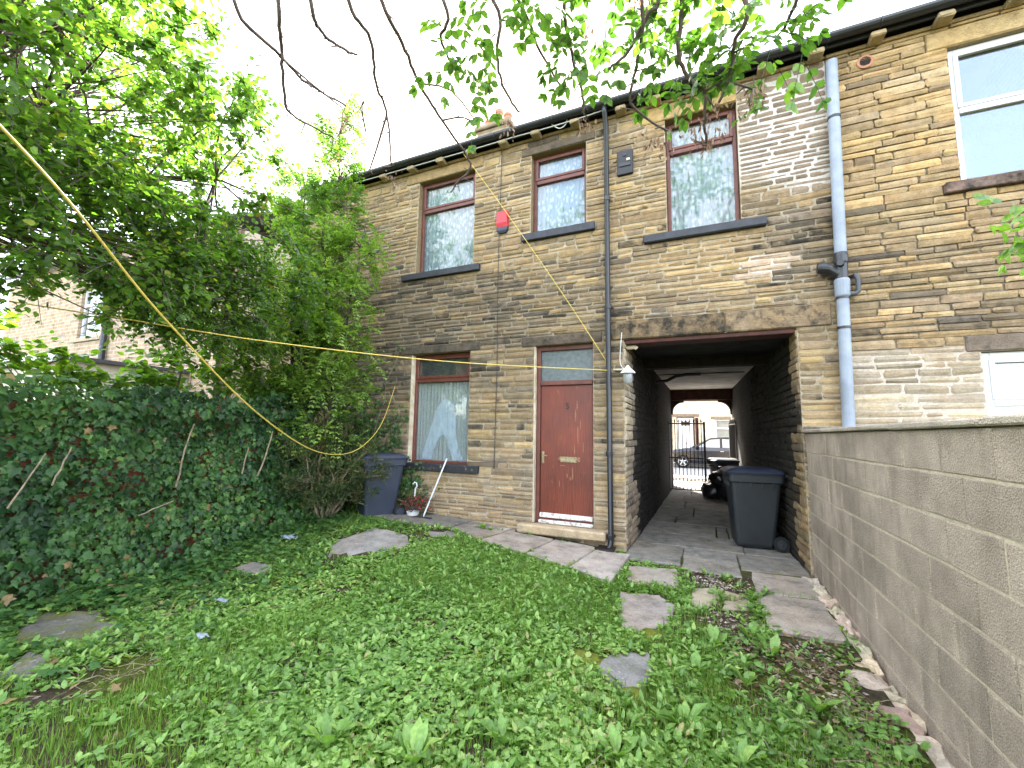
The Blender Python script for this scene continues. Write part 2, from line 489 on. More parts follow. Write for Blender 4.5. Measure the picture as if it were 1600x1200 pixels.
def net_mat(name, a, b, scale, trans=.35):
    t = NT(name); vec = t.obj()
    v = t.node('ShaderNodeTexVoronoi'); v.inputs['Scale'].default_value = scale
    t.link(t.mapping(vec, (1, 1, .55)), v.inputs['Vector'])
    wv = t.ramp(v.outputs['Distance'], [(.15, a), (.5, b)])
    c = t.mix(t.ramp(t.noise(vec, 120, 2), [(.4, 0.0), (.6, .35)]), wv, b)
    d = t.node('ShaderNodeBsdfDiffuse'); t.link(c, d.inputs['Color'])
    tr = t.node('ShaderNodeBsdfTranslucent'); t.link(c, tr.inputs['Color'])
    ms = t.node('ShaderNodeMixShader'); ms.inputs[0].default_value = trans
    t.link(d.outputs[0], ms.inputs[1]); t.link(tr.outputs[0], ms.inputs[2]); t.link(ms.outputs[0], t.out.inputs['Surface'])
    return t.m
MAT['net'] = net_mat('lace_net', (.56, .62, .63), (.22, .28, .30), 17, .2)
MAT['net_plain'] = net_mat('plain_net', (.52, .54, .50), (.36, .38, .36), 60, .2)

def door_mat():
    t = NT('varnished_red_door'); vec = t.pos()
    g = t.noise(t.mapping(vec, (22, 22, 1.1)), 3, 5, .6)
    c = t.ramp(g, [(.3, (.085, .014, .007)), (.7, (.19, .034, .013))])
    blot = t.ramp(t.noise(vec, 2.1, 4), [(.35, .8), (.7, 1.15)])
    c = t.mix(1.0, c, blot, 'MULTIPLY')
    # flaked varnish: streaks with their own shape
    w = t.ramp(t.noise(t.mapping(vec, (10, 10, 2.2)), 1.6, 7, .72), [(.63, 0.0), (.70, .8)])
    c = t.mix(t.math('MULTIPLY', w, .7), c, (.30, .13, .07))
    t.bsdf(c, t.ramp(g, [(.3, .35), (.7, .5)]), .45, 0, t.bump(g, .25, .004))
    return t.m
MAT['door'] = door_mat()

def brick_far(name, c1, c2, mortar, bw=.26, rh=.10, ms=.012, axis='xz'):
    """a wall too far away to tell its stones apart"""
    t = NT(name); vec = t.pos()
    sp = t.node('ShaderNodeSeparateXYZ'); t.link(vec, sp.inputs[0])
    cb = t.node('ShaderNodeCombineXYZ'); t.link(sp.outputs['X'], cb.inputs['X']); t.link(sp.outputs['Z'], cb.inputs['Y'])
    if axis == 'yz': t.link(sp.outputs['Y'], cb.inputs['X'])
    b = t.node('ShaderNodeTexBrick')
    b.inputs['Scale'].default_value = 1.0; b.inputs['Brick Width'].default_value = bw; b.inputs['Row Height'].default_value = rh
    b.inputs['Mortar Size'].default_value = ms; b.inputs['Bias'].default_value = 0.0
    b.inputs['Color1'].default_value = (*c1, 1); b.inputs['Color2'].default_value = (*c2, 1); b.inputs['Mortar'].default_value = (*mortar, 1)
    t.link(cb.outputs[0], b.inputs['Vector'])
    c = t.mix(1.0, b.outputs['Color'], t.ramp(t.noise(vec, 4, 6, .65), [(.3, .6), (.7, 1.25)]), 'MULTIPLY')
    t.bsdf(c, .92, .15, 0, t.bump(b.outputs['Fac'], -.6, .015))
    return t.m
MAT['far_stone'] = brick_far('far_pale_stone', (.62, .52, .36), (.54, .44, .30), (.62, .56, .46))
MAT['left_stone'] = brick_far('far_ochre_stone', (.38, .28, .18), (.28, .20, .13), (.42, .36, .28), .3, .11)
MAT['rear_stone'] = brick_far('rear_stone', (.24, .18, .11), (.18, .13, .08), (.26, .22, .16))
MAT['gable_stone'] = brick_far('gable_stone', (.24, .18, .11), (.18, .13, .08), (.26, .22, .16), axis='yz')
MAT['soot_shade_stone'] = brick_far('sooty_shaded_passage_stone', (.026, .022, .019), (.016, .014, .013), (.03, .027, .024), axis='yz')  # soot and the passage's dim light, both put into this colour

# ------------------------------------------------------------------ leaf clouds (vectorised)
def tmpl(kind):
    if kind == 'ovate':      # folded along its midrib
        v = [(0, 0, 0), (-.26, .28, .05), (-.24, .66, .04), (0, 1, -.06), (.24, .66, .04), (.26, .28, .05), (0, .48, -.02)]
        f = [(0, 6, 1), (1, 6, 2), (2, 6, 3), (3, 6, 4), (4, 6, 5), (5, 6, 0)]
    elif kind == 'lance':
        v = [(0, 0, 0), (-.10, .35, .03), (-.13, .65, .06), (0, 1, -.05), (.13, .65, .06), (.10, .35, .03), (0, .35, 0), (0, .66, .03)]
        f = [(0, 6, 1), (1, 6, 7), (1, 7, 2), (2, 7, 3), (3, 7, 4), (4, 7, 5), (5, 7, 6), (5, 6, 0)]
    elif kind == 'ivy':      # five pointed lobes
        a = [(-.05, 0), (-.34, .02), (-.30, .30), (-.56, .52), (-.22, .62), (0, 1.05), (.22, .62), (.56, .52), (.30, .30), (.34, .02), (.05, 0)]
        v = [(x, y, -.09 * abs(x) * 2 - .08 * max(0, y - .5)) for x, y in a] + [(0, .35, .05)]
        f = [(i, (i + 1) % 11, 11) for i in range(11)]
    elif kind == 'round':    # scalloped round weed leaf
        v = [(0, .08, 0)]
        for k in range(9):
            an = math.radians(-110 + 27.5 * k + 90 - 0)
            rr = .5 if k % 2 == 0 else .36
            v.append((rr * math.cos(an), .5 + rr * math.sin(an), -.07 + .03 * (k % 2)))
        v.append((0, .5, .05))
        f = [(i, i + 1, 10) for i in range(0, 9)] + [(9, 0, 10)]
    elif kind == 'blade':
        v = [(-.03, 0, 0), (.03, 0, 0), (-.025, .55, .05), (.025, .55, .05), (0, 1, .22)]
        f = [(0, 1, 3), (0, 3, 2), (2, 3, 4)]
    elif kind == 'needle':   # flat spray of scale leaves
        v = [(0, 0, 0), (-.16, .45, .02), (-.05, .42, .03), (-.12, .85, 0), (0, .75, .04), (0, 1.05, 0), (.12, .85, 0), (.05, .42, .03), (.16, .45, .02)]
        f = [(0, 2, 1), (0, 8, 7), (0, 7, 2), (2, 7, 4), (2, 4, 3), (7, 6, 4), (3, 4, 5), (4, 6, 5)]
    return np.array(v, float), np.array(f, int)

def leaf_cloud(name, pos, tip, nrm, size, tint, shape, mat, parent=None, width=1.0, **t):
    pos = np.asarray(pos, float); N = len(pos)
    tip = np.asarray(tip, float); nrm = np.asarray(nrm, float)
    tip = tip / (np.linalg.norm(tip, axis=1, keepdims=True) + 1e-9)
    x = np.cross(tip, nrm); x /= (np.linalg.norm(x, axis=1, keepdims=True) + 1e-9)
    n = np.cross(x, tip)
    tv, tf = tmpl(shape)
    size = np.broadcast_to(np.asarray(size, float), (N,))
    wj = NR.uniform(.8, 1.2, N) * width; cj = NR.uniform(.2, 2.2, N)
    V = (pos[:, None, :] + size[:, None, None] * (x[:, None, :] * (tv[None, :, 0] * wj[:, None])[:, :, None]
         + tip[:, None, :] * tv[None, :, 1][:, :, None] + n[:, None, :] * (tv[None, :, 2] * cj[:, None])[:, :, None]))
    k = len(tv); V = V.reshape(-1, 3)
    F = (tf[None] + (np.arange(N) * k)[:, None, None]).reshape(-1, 3)
    me = bpy.data.meshes.new(name)
    me.vertices.add(len(V)); me.vertices.foreach_set('co', V.astype(np.float32).ravel())
    me.loops.add(F.size); me.loops.foreach_set('vertex_index', F.astype(np.int32).ravel())
    me.polygons.add(len(F))
    me.polygons.foreach_set('loop_start', np.arange(0, F.size, 3, dtype=np.int32))
    me.polygons.foreach_set('loop_total', np.full(len(F), 3, dtype=np.int32))
    me.update(calc_edges=True); me.validate()
    a = me.attributes.new('tint', 'FLOAT', 'POINT')
    a.data.foreach_set('value', np.repeat(np.clip(tint, 0, 1), k).astype(np.float32))
    return mesh_obj(name, me, mat, parent, smooth=(shape not in ('needle',)), **t)

def rand_unit(n):
    v = NR.normal(size=(n, 3)); return v / np.linalg.norm(v, axis=1, keepdims=True)

def fnoise(x, y, z=0.0, s=1.0):
    return mnoise.noise(Vector((x * s, y * s, z * s)))

_BB = {}
def inpoly(x, y, poly):
    bb = _BB.get(id(poly))
    if bb is None:
        bb = _BB[id(poly)] = (min(p[0] for p in poly), max(p[0] for p in poly), min(p[1] for p in poly), max(p[1] for p in poly))
    if not (bb[0] <= x <= bb[1] and bb[2] <= y <= bb[3]): return False
    c = False; j = len(poly) - 1
    for i in range(len(poly)):
        xi, yi = poly[i]; xj, yj = poly[j]
        if (yi > y) != (yj > y) and x < (xj - xi) * (y - yi) / (yj - yi) + xi: c = not c
        j = i
    return c

def ground_z(x, y):
    a = min(max((-1.2 - x) * .075, 0), .22) * min(max(1 + (y + .5) / 2.6, 0), 1)
    b = -.1 - .06 * min(max((-y - 1) / 2.2, 0), 1)
    return b + a + .018 * fnoise(x, y, 3.3, 1.3)
# ================================================================== setting: ground, street
def ground_sheet():
    mb = MB()
    mb.quad((-300, -300, -.42), (300, -300, -.42), (300, 300, -.42), (-300, 300, -.42))
    mb.build('ground', MAT['soil'], kind='structure')
    xs = np.arange(-13, 1.121, .14); ys = np.arange(-13, 0.001, .13)
    mb = MB(); nx, ny = len(xs), len(ys)
    vs = [(float(x), float(y), ground_z(x, y)) for y in ys for x in xs]
    fs = [(j * nx + i, j * nx + i + 1, (j + 1) * nx + i + 1, (j + 1) * nx + i) for j in range(ny - 1) for i in range(nx - 1)]
    mb.add(vs, fs)
    mb.build('garden_ground', MAT['soil'], smooth=True, kind='structure')
ground_sheet()

street = MB().box(-40, 40, 10.6, 17.8, -.6, -.02, 0).build('road', MAT['road'], kind='structure')
MB().box(-40, 40, 8.75, 10.44, -.6, -.10, 0).build('pavement', MAT['pave'], kind='structure')
MB().box(-40, 40, 10.44, 10.6, -.6, -.055, .02).build('kerb', MAT['kerb'], kind='structure')
MB().box(-40, 40, 17.8, 17.95, -.6, .10, .02).build('kerb', MAT['kerb'], kind='structure')
MB().box(-40, 40, 17.95, 20.0, -.6, .092, 0).build('pavement', MAT['pave'], kind='structure')

# ================================================================== stonework
CAMP = Vector((0, -6.119, 1.45))
def split_rows(crit, lo, hi):
    """course lines through every critical height, courses lo..hi tall between them"""
    out = [crit[0]]
    for a, b in zip(crit, crit[1:]):
        n = max(1, round((b - a) / R.uniform(lo, hi)))
        w = [R.uniform(.75, 1.3) for _ in range(n)]; sw = sum(w); z = a
        for k in range(n):
            z += (b - a) * w[k] / sw; out.append(z)
    return out

def stone_rects(u0, u1, rows, openings, lmin=.15, lmax=.46):
    rects = []
    for za, zb in zip(rows, rows[1:]):
        cuts = [(o[0], o[1]) for o in openings if o[2] < zb - .012 and o[3] > za + .012]
        cuts.sort(); iv = []; p = u0
        for a, b in cuts:
            if a > p: iv.append((p, min(a, u1)))
            p = max(p, b)
        if p < u1: iv.append((p, u1))
        h = zb - za
        for a, b in iv:
            if b - a < .03: continue
            x = a
            while x < b - 1e-6:
                l = R.uniform(lmin, lmax) if R.random() < .8 else R.uniform(lmax * .9, lmax * 1.35)
                if h > .13: l *= .85
                if b - x - l < lmin * .75: l = b - x
                if l > lmax * 1.7: l = l / 2
                rects.append((x, min(x + l, b), za, zb)); x += l
    return rects

def stone_geo(rect, gap, P, proud, rough=1.0, flip=False):
    """front face as a jittered 4x3 grid, weathered round the edges, plus a skirt into the joint"""
    u0, u1, z0, z1 = rect
    g = gap / 2
    u0 += g; u1 -= g; z0 += g; z1 -= g
    w, h = u1 - u0, z1 - z0
    if w < .015 or h < .015: return None
    nx, ny = 4, 3
    eu = [0, min(.2, .016 / w * 1.4), 1 - min(.2, .016 / w * 1.4), 1]; ev = [0, .5, 1]
    vs = []
    tu, tv = R.uniform(-.004, .004), R.uniform(-.004, .004)
    cj = [R.uniform(-.006, .006) for _ in range(8)]
    for j in range(ny):
        for i in range(nx):
            edge = i in (0, nx - 1) or j in (0, ny - 1)
            corner = i in (0, nx - 1) and j in (0, ny - 1)
            d = proud - (R.uniform(.003, .010) if edge else 0) * rough - (.004 if corner else 0)
            d += R.uniform(-.0025, .0035) * rough + tu * (eu[i] - .5) * 2 + tv * (ev[j] - .5) * 2
            du = R.uniform(-.005, .005) * rough + (R.uniform(.001, .010) * (1 if i == 0 else -1) if corner else 0)
            dz = R.uniform(-.0045, .0045) * rough + (cj[i] if j == 0 else cj[4 + i] if j == 2 else 0) * .7
            vs.append((u0 + w * eu[i] + du, z0 + h * ev[j] + dz, d))
    ring = [0, 1, 2, 3, 7, 11, 10, 9, 8, 4]
    sk = [(vs[k][0], vs[k][1], -.006) for k in ring]
    fs = [(j * nx + i, j * nx + i + 1, (j + 1) * nx + i + 1, (j + 1) * nx + i) for j in range(ny - 1) for i in range(nx - 1)]
    n0 = len(vs)
    for k in range(10):
        a, b = ring[k], ring[(k + 1) % 10]
        fs.append((b, a, n0 + k, n0 + (k + 1) % 10))
    vs += sk
    if flip: fs = [f[::-1] for f in fs]
    return [P(*v) for v in vs], fs

OCHRE = [(.345, .245, .128), (.30, .215, .115), (.375, .27, .14), (.285, .205, .118), (.32, .24, .14), (.26, .185, .10)]
DARK = [(.12, .095, .07), (.15, .12, .088), (.095, .08, .064), (.18, .14, .10)]
PALE = [(.38, .32, .235), (.34, .285, .21), (.41, .34, .24), (.31, .25, .18)]
def stone_col(pdark, palette=OCHRE, soot=.25):
    """stone colour runs from clean to sooty, with a spread from stone to stone"""
    t = min(max(pdark * 1.2 + R.gauss(-.06, .27), 0), 1)
    a_, b_ = R.choice(palette), R.choice(DARK); k = R.uniform(.88, 1.12)
    c = [(a_[i] * (1 - t) + b_[i] * t) * k for i in range(3)]
    return (c[0], c[1], c[2] * R.uniform(.95, 1.06), R.uniform(0, soot) + .30 * t + (R.uniform(0, .25) if R.random() < .12 else 0))

def facade_dark(x, z):
    n = fnoise(x, z * 1.6, 1.7, .8) * .5 + fnoise(x, z, 9.1, 2.2) * .25
    if z < .9: p = .10
    elif z < 2.1: p = .22 + .12 * (z - .9)
    elif z < 4.15: p = .66 if x < -.8 else .42
    elif z < 4.7: p = .30
    else: p = .17
    if z > 6.1: p += .15
    if x < -4.5 and 1.0 < z < 4: p += .15
    if 0.55 < x < 1.55 and z > 4.2: p = .42
    if x > .7 and 3.1 < z < 4.3: p = .6
    if x > -1.0 and x < .8 and 3.1 < z < 4.2: p = .2 + .1 * (z < 3.4)
    return min(max(p + n * .55, 0.02), .92)

def lay_stones(parent, stones, others, n_own, name='stone'):
    """stones: list of (area, verts, faces, col). The n_own that show largest become parts, the rest one stuff part."""
    stones.sort(key=lambda s: -s[0])
    for (_, vs, fs, c) in stones[:n_own]:
        MB().add(vs, fs, c).build(name, MAT['stone'], parent)
    mb = MB()
    for (_, vs, fs, c) in stones[n_own:] + others: mb.add(vs, fs, c)
    mb.build('stonework', MAT['stone'], parent, kind='stuff')

def seen_area(rect, p):
    d = (Vector(p) - CAMP).length
    px = cam_proj(p)
    if not (-5 < px[0] < 1605 and -5 < px[1] < 1205): return 0
    return (rect[1] - rect[0]) * (rect[3] - rect[2]) * abs(p[1] - CAMP.y) / d ** 3

CINV = cam.matrix_world.inverted()
def cam_proj(p):
    q = CINV @ Vector(p)
    if q.z > -.05: return (-999, -999)
    return (800 + 670.08 * q.x / -q.z, 600 - 670.08 * q.y / -q.z)

def wall_slab(parent, u0, u1, z0, z1, openings, y0, y1, colf, name='wall', step=.16, mat='mortar'):
    """mortar-faced wall with real openings and reveals"""
    mb = MB()
    def axis(a, b, marks):
        m = sorted(set([a, b] + [q for q in marks if a < q < b])); out = []
        for p, q in zip(m, m[1:]):
            n = max(1, math.ceil((q - p) / step)); out += [p + (q - p) * k / n for k in range(n)]
        return out + [b]
    us = axis(u0, u1, [o[0] for o in openings] + [o[1] for o in openings])
    zs = axis(z0, z1, [o[2] for o in openings] + [o[3] for o in openings])
    idx = {}
    def vid(i, j):
        if (i, j) not in idx:
            idx[(i, j)] = len(mb.v); mb.v.append((us[i], y0, zs[j])); mb.c.append(colf(us[i], zs[j]))
        return idx[(i, j)]
    for i in range(len(us) - 1):
        for j in range(len(zs) - 1):
            cu, cz = (us[i] + us[i + 1]) / 2, (zs[j] + zs[j + 1]) / 2
            if any(o[0] < cu < o[1] and o[2] < cz < o[3] for o in openings): continue
            mb.f.append((vid(i, j), vid(i + 1, j), vid(i + 1, j + 1), vid(i, j + 1)))
    for (a, b, c, d) in openings:
        col = (.25, .19, .11, .25)
        c = max(c, z0)
        mb.quad((a, y0, c), (a, y1, c), (a, y1, d), (a, y0, d), col); mb.quad((b, y0, c), (b, y0, d), (b, y1, d), (b, y1, c), col)
        mb.quad((a, y0, d), (a, y1, d), (b, y1, d), (b, y0, d), col); mb.quad((a, y0, c), (b, y0, c), (b, y1, c), (a, y1, c), col)
    # inner leaf
    for i in range(len(us) - 1):
        for j in range(len(zs) - 1):
            cu, cz = (us[i] + us[i + 1]) / 2, (zs[j] + zs[j + 1]) / 2
            if any(o[0] < cu < o[1] and o[2] < cz < o[3] for o in openings): continue
            mb.quad((us[i], y1, zs[j]), (us[i], y1, zs[j + 1]), (us[i + 1], y1, zs[j + 1]), (us[i + 1], y1, zs[j]), (.3, .27, .22, 0))
    return mb.build(name, MAT[mat], parent)

# ================================================================== number 5: the terraced house with the passage
XL, XR, XB = -7.6, 1.55, 5.6
ZT = 6.24
house = empty('terraced_house', (-2.5, 0, -.1), label='sooty ochre stone terraced house with red-brown front door and covered passage', cat='house')
PAS = (-1.0, 1.08, -.5, 2.80)
WIN = {'UL': (-4.68, -3.50, 4.27, 6.04), 'UM': (-2.45, -1.54, 4.63, 6.0), 'UR': (-.38, .54, 4.27, 6.0), 'LL': (-4.68, -3.50, .92, 2.80)}
DOOR = (-2.36, -1.445, .14, 2.80)
openA = [WIN['UL'], WIN['UM'], WIN['UR'], WIN['LL'], DOOR, PAS]

def repoint(x, z):
    """thick white cement pointing to the right of the end window"""
    n = fnoise(x, z, 2.0, 1.5) * .22 + fnoise(x, z, 5.0, 5) * .1
    m = min(x - .58, 1.6 - x, z - 4.50 - (1.35 - x) * .55, 6.36 - z) + n * .7
    return min(max(m / .09 + .5, 0), 1)
def mortarA(x, z):
    w = repoint(x, z)
    p = facade_dark(x, z)
    base = (.44, .37, .27)
    k = .90 - .38 * p
    if z < 1.5: k *= 1.08
    c = [base[i] * k * (1 - w) + (.47, .44, .40)[i] * w for i in range(3)]
    wp = math.hypot((x - .77) / .26, (z - 3.62) / .12)
    if wp < 1 + .3 * fnoise(x, z, 0, 6): c = [.62, .58, .52]
    return (*c, .3 * p * (1 - w))
wall_slab(house, XL, XR, -.5, ZT, openA, 0.0, .32, mortarA)

lintels = {'UL': (-4.96, -3.34, 6.04, 6.235), 'UM': (-2.63, -1.39, 6.0, 6.14), 'UR': (-.72, .545, 6.0, 6.235), 'LL': (-4.92, -3.31, 2.80, 2.95),
           'DR': (-2.58, -1.30, 2.80, 2.95), 'PS1': (-1.19, .30, 2.80, 3.08), 'PS2': (.30, 1.44, 2.80, 3.08)}
sills = {'UL': (-4.96, -3.35, 4.16, 4.27), 'UM': (-2.59, -1.40, 4.51, 4.63), 'UR': (-.70, .82, 4.16, 4.27), 'LL': (-4.74, -3.28, .80, .92)}
blockA = openA + list(lintels.values()) + list(sills.values()) + [(-2.56, -1.25, .015, .14)]
rowsA = split_rows([-.30, .015, .14, .80, .92, 2.80, 2.95, 3.08, 4.16, 4.27, 4.51, 4.63, 6.0, 6.04, 6.14, ZT], .068, .088)
# merge slivers so that no course is thinner than 6 cm
rr = [rowsA[0]]
KEEP = (.015, .14, .80, .92, 2.80, 2.95, 3.08, 4.16, 4.27, 6.0, ZT)
for z in rowsA[1:]:
    if z - rr[-1] < .048 and not any(abs(z - k) < 1e-6 for k in KEEP): continue
    if z - rr[-1] < .048 and len(rr) > 1 and not any(abs(rr[-1] - k) < 1e-6 for k in KEEP): rr[-1] = z; continue
    rr.append(z)
rowsA = rr
facP = lambda u, z, d: (u, -d, z)
stones, rest = [], []
for rc in stone_rects(XL, XR, rowsA, blockA):
    cx, cz = (rc[0] + rc[1]) / 2, (rc[2] + rc[3]) / 2
    w = repoint(cx, cz)
    low = cz < 1.3
    g = stone_geo(rc, .024 if w > .5 else R.uniform(.011, .019), facP, R.uniform(.003, .009) if w > .5 else R.uniform(.010, .024), .7 if w > .5 else 1.25)
    if g is None: continue
    c = stone_col(facade_dark(cx, cz), OCHRE, .3)
    if w > .5:
        k_ = R.uniform(.8, 1.15); c = (.21 * k_, .16 * k_, .115 * k_, c[3] * .4)
    if low and c[0] > .15: c = (c[0] * 1.02, c[1] * 1.04, c[2] * 1.15, c[3] * .6)
    if math.hypot((cx - .77) / .3, (cz - 3.62) / .14) < 1: c = (.4, .3, .22, 0)
    s = (seen_area(rc, (cx, 0, cz)), *g, c)
    (stones if cx > -7 else rest).append(s)

# passage walls: stones as far as they can be told apart
def xl_(y): return -1.0 + .10 * y / 8.5
def xr_(y): return 1.08 - .30 * y / 8.5
leftP = lambda u, z, d: (xl_(u) + d, u, z)
rightP = lambda u, z, d: (xr_(u) - d, u, z)
rowsP = split_rows([-.4, -.1, 2.78], .09, .12)
for P_, flip in ((leftP, True), (rightP, False)):
    for rc in stone_rects(.004, 4.2, rowsP, []):
        cx, cz = (rc[0] + rc[1]) / 2, (rc[2] + rc[3]) / 2
        g = stone_geo(rc, R.uniform(.010, .018), P_, R.uniform(.012, .028), 1.2, flip)
        if g is None: continue
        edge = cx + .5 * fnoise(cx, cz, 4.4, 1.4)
        pd = min(max((edge - .10) * 1.5, .08), 1) if not flip else min(max((edge - .45) * 1.1, .05), 1)  # darkens inward: light falloff put into the colour on top of soot
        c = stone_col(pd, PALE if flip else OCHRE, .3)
        if pd > .5: c = (c[0] * .2, c[1] * .2, c[2] * .22, min(1, c[3] + .3))  # deeper stones darkened further, falloff painted in with the soot
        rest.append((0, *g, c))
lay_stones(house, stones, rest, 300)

def stone_block(parent, rect, name, y0=-.022, y1=.30, b=.012, col=(.22, .165, .10, .35), mat='stone', jit=.004):
    return MB().box(rect[0] + .004, rect[1] - .004, y0, y1, rect[2] + .003, rect[3] - .003, b, jit=jit).build(name, MAT[mat], parent, col=col)

for k, c in (('PS1', (.19, .135, .08, .60)), ('PS2', (.22, .16, .10, .46))):
    stone_block(house, lintels[k], 'passage_lintel', -.03, .31, .014, c)
stone_block(house, (-2.56, -1.25, .015, .14), 'door_step', -.16, .33, .02, (.42, .33, .22, .12))

def pane_box(x0, x1, z0, z1, y, parent, mat='glass', name='pane'):
    return MB().box(x0, x1, y, y + .005, z0, z1).build(name, MAT[mat], parent)

def window(parent, w, ztr, mat, lint, sill, lcol, sillmat, y=.105, fw=.055, label=None, sillcol=(.2, .15, .09, .4), lname='lintel', sash_top=True, glass='glass'):
    x0, x1, z0, z1 = w
    o = empty('window', ((x0 + x1) / 2, 0, z0), parent)
    if label: o['label'] = label
    e = .004
    fr = MB()
    fr.box(x0 + e, x0 + fw, y, y + .07, z0 + e, z1 - e, .006); fr.box(x1 - fw, x1 - e, y, y + .07, z0 + e, z1 - e, .006)
    fr.box(x0 + fw, x1 - fw, y, y + .07, z1 - fw, z1 - e, .006); fr.box(x0 + fw, x1 - fw, y, y + .07, z0 + e, z0 + fw * .9, .006)
    fr.box(x0 + fw, x1 - fw, y - .006, y + .07, ztr - .035, ztr + .035, .006)
    fr.build('frame', MAT[mat], o)
    if sash_top:
        s = MB(); a, b, c, d = x0 + fw - .012, x1 - fw + .012, ztr + .03, z1 - fw + .012; q = .045
        s.box(a, a + q, y - .018, y + .03, c, d, .006); s.box(b - q, b, y - .018, y + .03, c, d, .006)
        s.box(a + q, b - q, y - .018, y + .03, d - q, d, .006); s.box(a + q, b - q, y - .018, y + .03, c, c + q, .006)
        s.build('sash', MAT[mat], o)
    pane_box(x0 + fw - .01, x1 - fw + .01, ztr + .03, z1 - fw + .01, y + .032, o, glass)
    pane_box(x0 + fw - .01, x1 - fw + .01, z0 + fw - .01, ztr - .03, y + .032, o, glass)
    if lint: stone_block(o, lint, lname, -.024, .30, .012, lcol)
    if sill:
        MB().box(sill[0], sill[1], -.075, y + .02, sill[2] + .002, sill[3] + .006, .01, jit=.003).build('sill', MAT[sillmat], o, col=sillcol)
    return o

wUL = window(house, WIN['UL'], 5.50, 'timber', lintels['UL'], sills['UL'], (.30, .21, .11, .12), 'blackpaint')
wUM = window(house, WIN['UM'], 5.56, 'timber', lintels['UM'], sills['UM'], (.12, .095, .07, .45), 'blackpaint')
wUR = window(house, WIN['UR'], 5.54, 'timber', lintels['UR'], sills['UR'], (.38, .265, .12, .08), 'blackpaint')
wLL = window(house, WIN['LL'], 2.35, 'timber', lintels['LL'], sills['LL'], (.105, .085, .065, .5), 'wornsill')
# cream-painted left reveals
MB().box(-4.679, -4.667, -.004, .104, .93, 2.795).build('painted_reveal', MAT['creampaint'], wLL)
MB().box(-2.359, -2.347, -.003, .075, .15, 2.795).build('painted_reveal', MAT['creampaint'], house)

# whitewash smear on the inside of the parlour pane
def smear():
    pts = [(-4.10, 2.02), (-4.02, 2.02), (-3.90, 1.94), (-3.84, 1.75), (-3.82, 1.5), (-3.78, 1.25), (-3.66, 1.0), (-3.86, .985), (-3.92, 1.12),
           (-3.99, 1.30), (-4.07, 1.42), (-4.16, 1.34), (-4.24, 1.15), (-4.30, .985), (-4.50, .985), (-4.44, 1.2), (-4.36, 1.45), (-4.27, 1.68), (-4.2, 1.88), (-4.14, 1.95)]
    mb = MB(); dense = []
    for (a, b) in zip(pts, pts[1:] + pts[:1]):
        for k in range(5):
            t_ = k / 5
            dense.append((a[0] + (b[0] - a[0]) * t_ + R.uniform(-.012, .012), a[1] + (b[1] - a[1]) * t_ + R.uniform(-.012, .012)))
    n = len(dense)
    mb.v = [(x, .144, z) for x, z in dense] + [(x, .1445, z) for x, z in dense]
    mb.f = [tuple(range(n)), tuple(range(2 * n - 1, n - 1, -1))]
    t = NT('whitewash_smear'); vec = t.pos()
    d = t.node('ShaderNodeBsdfDiffuse'); d.inputs['Color'].default_value = (.60, .68, .76, 1)
    tr = t.node('ShaderNodeBsdfTransparent')
    ms = t.node('ShaderNodeMixShader')
    fac = t.ramp(t.noise(t.mapping(vec, (9, 9, 2.5)), 1.6, 5, .6), [(.25, .22), (.75, .72)])
    t.link(fac, ms.inputs[0]); t.link(tr.outputs[0], ms.inputs[1]); t.link(d.outputs[0], ms.inputs[2]); t.link(ms.outputs[0], t.out.inputs['Surface'])
    mb.build('whitewash_smear', t.m, wLL)
smear()

def curtain(x0, x1, z0, z1, y, folds, amp, mat, label):
    nx, nz = 90, 10; mb = MB(); ph = [R.uniform(-1.2, 1.2) for _ in range(6)]
    o = empty('net_curtain', ((x0 + x1) / 2, y, z0), label=label, cat='curtain')
    def yy(u, v):
        a = folds * 2 * math.pi * (u + .02 * math.sin(7 * u + ph[0]) + .013 * math.sin(17 * u + ph[1]))
        return y + amp * (math.sin(a + .5 * math.sin(v * 3 + ph[2])) * .7 + .3 * math.sin(a * 1.9 + ph[3])) * (.75 + .25 * (1 - v))
    for j in range(nz + 1):
        for i in range(nx + 1):
            u, v = i / nx, j / nz
            mb.v.append((x0 + (x1 - x0) * u, yy(u, v), z0 + (z1 - z0) * v))
    for j in range(nz):
        for i in range(nx):
            a = j * (nx + 1) + i; mb.f.append((a, a + 1, a + nx + 2, a + nx + 1))
    mb.build('cloth', MAT[mat], o, smooth=True)
    MB().tube([(x0, y, z1 + .01), (x1, y, z1 + .01)], .008, 6).build('curtain_wire', MAT['cable_white'], o)
curtain(-4.66, -3.52, 4.31, 5.96, .19, 15, .020, 'net', 'patterned lace net curtain in the upper window beside the red alarm box')
curtain(-2.43, -1.56, 4.67, 5.94, .19, 12, .015, 'net', 'pale net curtain in the small upper middle window beside the downpipe')
curtain(-.36, .52, 4.31, 5.92, .19, 11, .020, 'net', 'lace net curtain in the upper window over the passage')
curtain(-4.66, -3.52, .96, 2.36, .19, 17, .022, 'net_plain', 'plain pleated net curtain behind the smeared downstairs window')
MB().box(-4.1, -3.3, .55, .58, 2.2, 3.0).build('brown_board', MAT['brownboard'], label='brown board seen through the top pane of the downstairs window', cat='board')

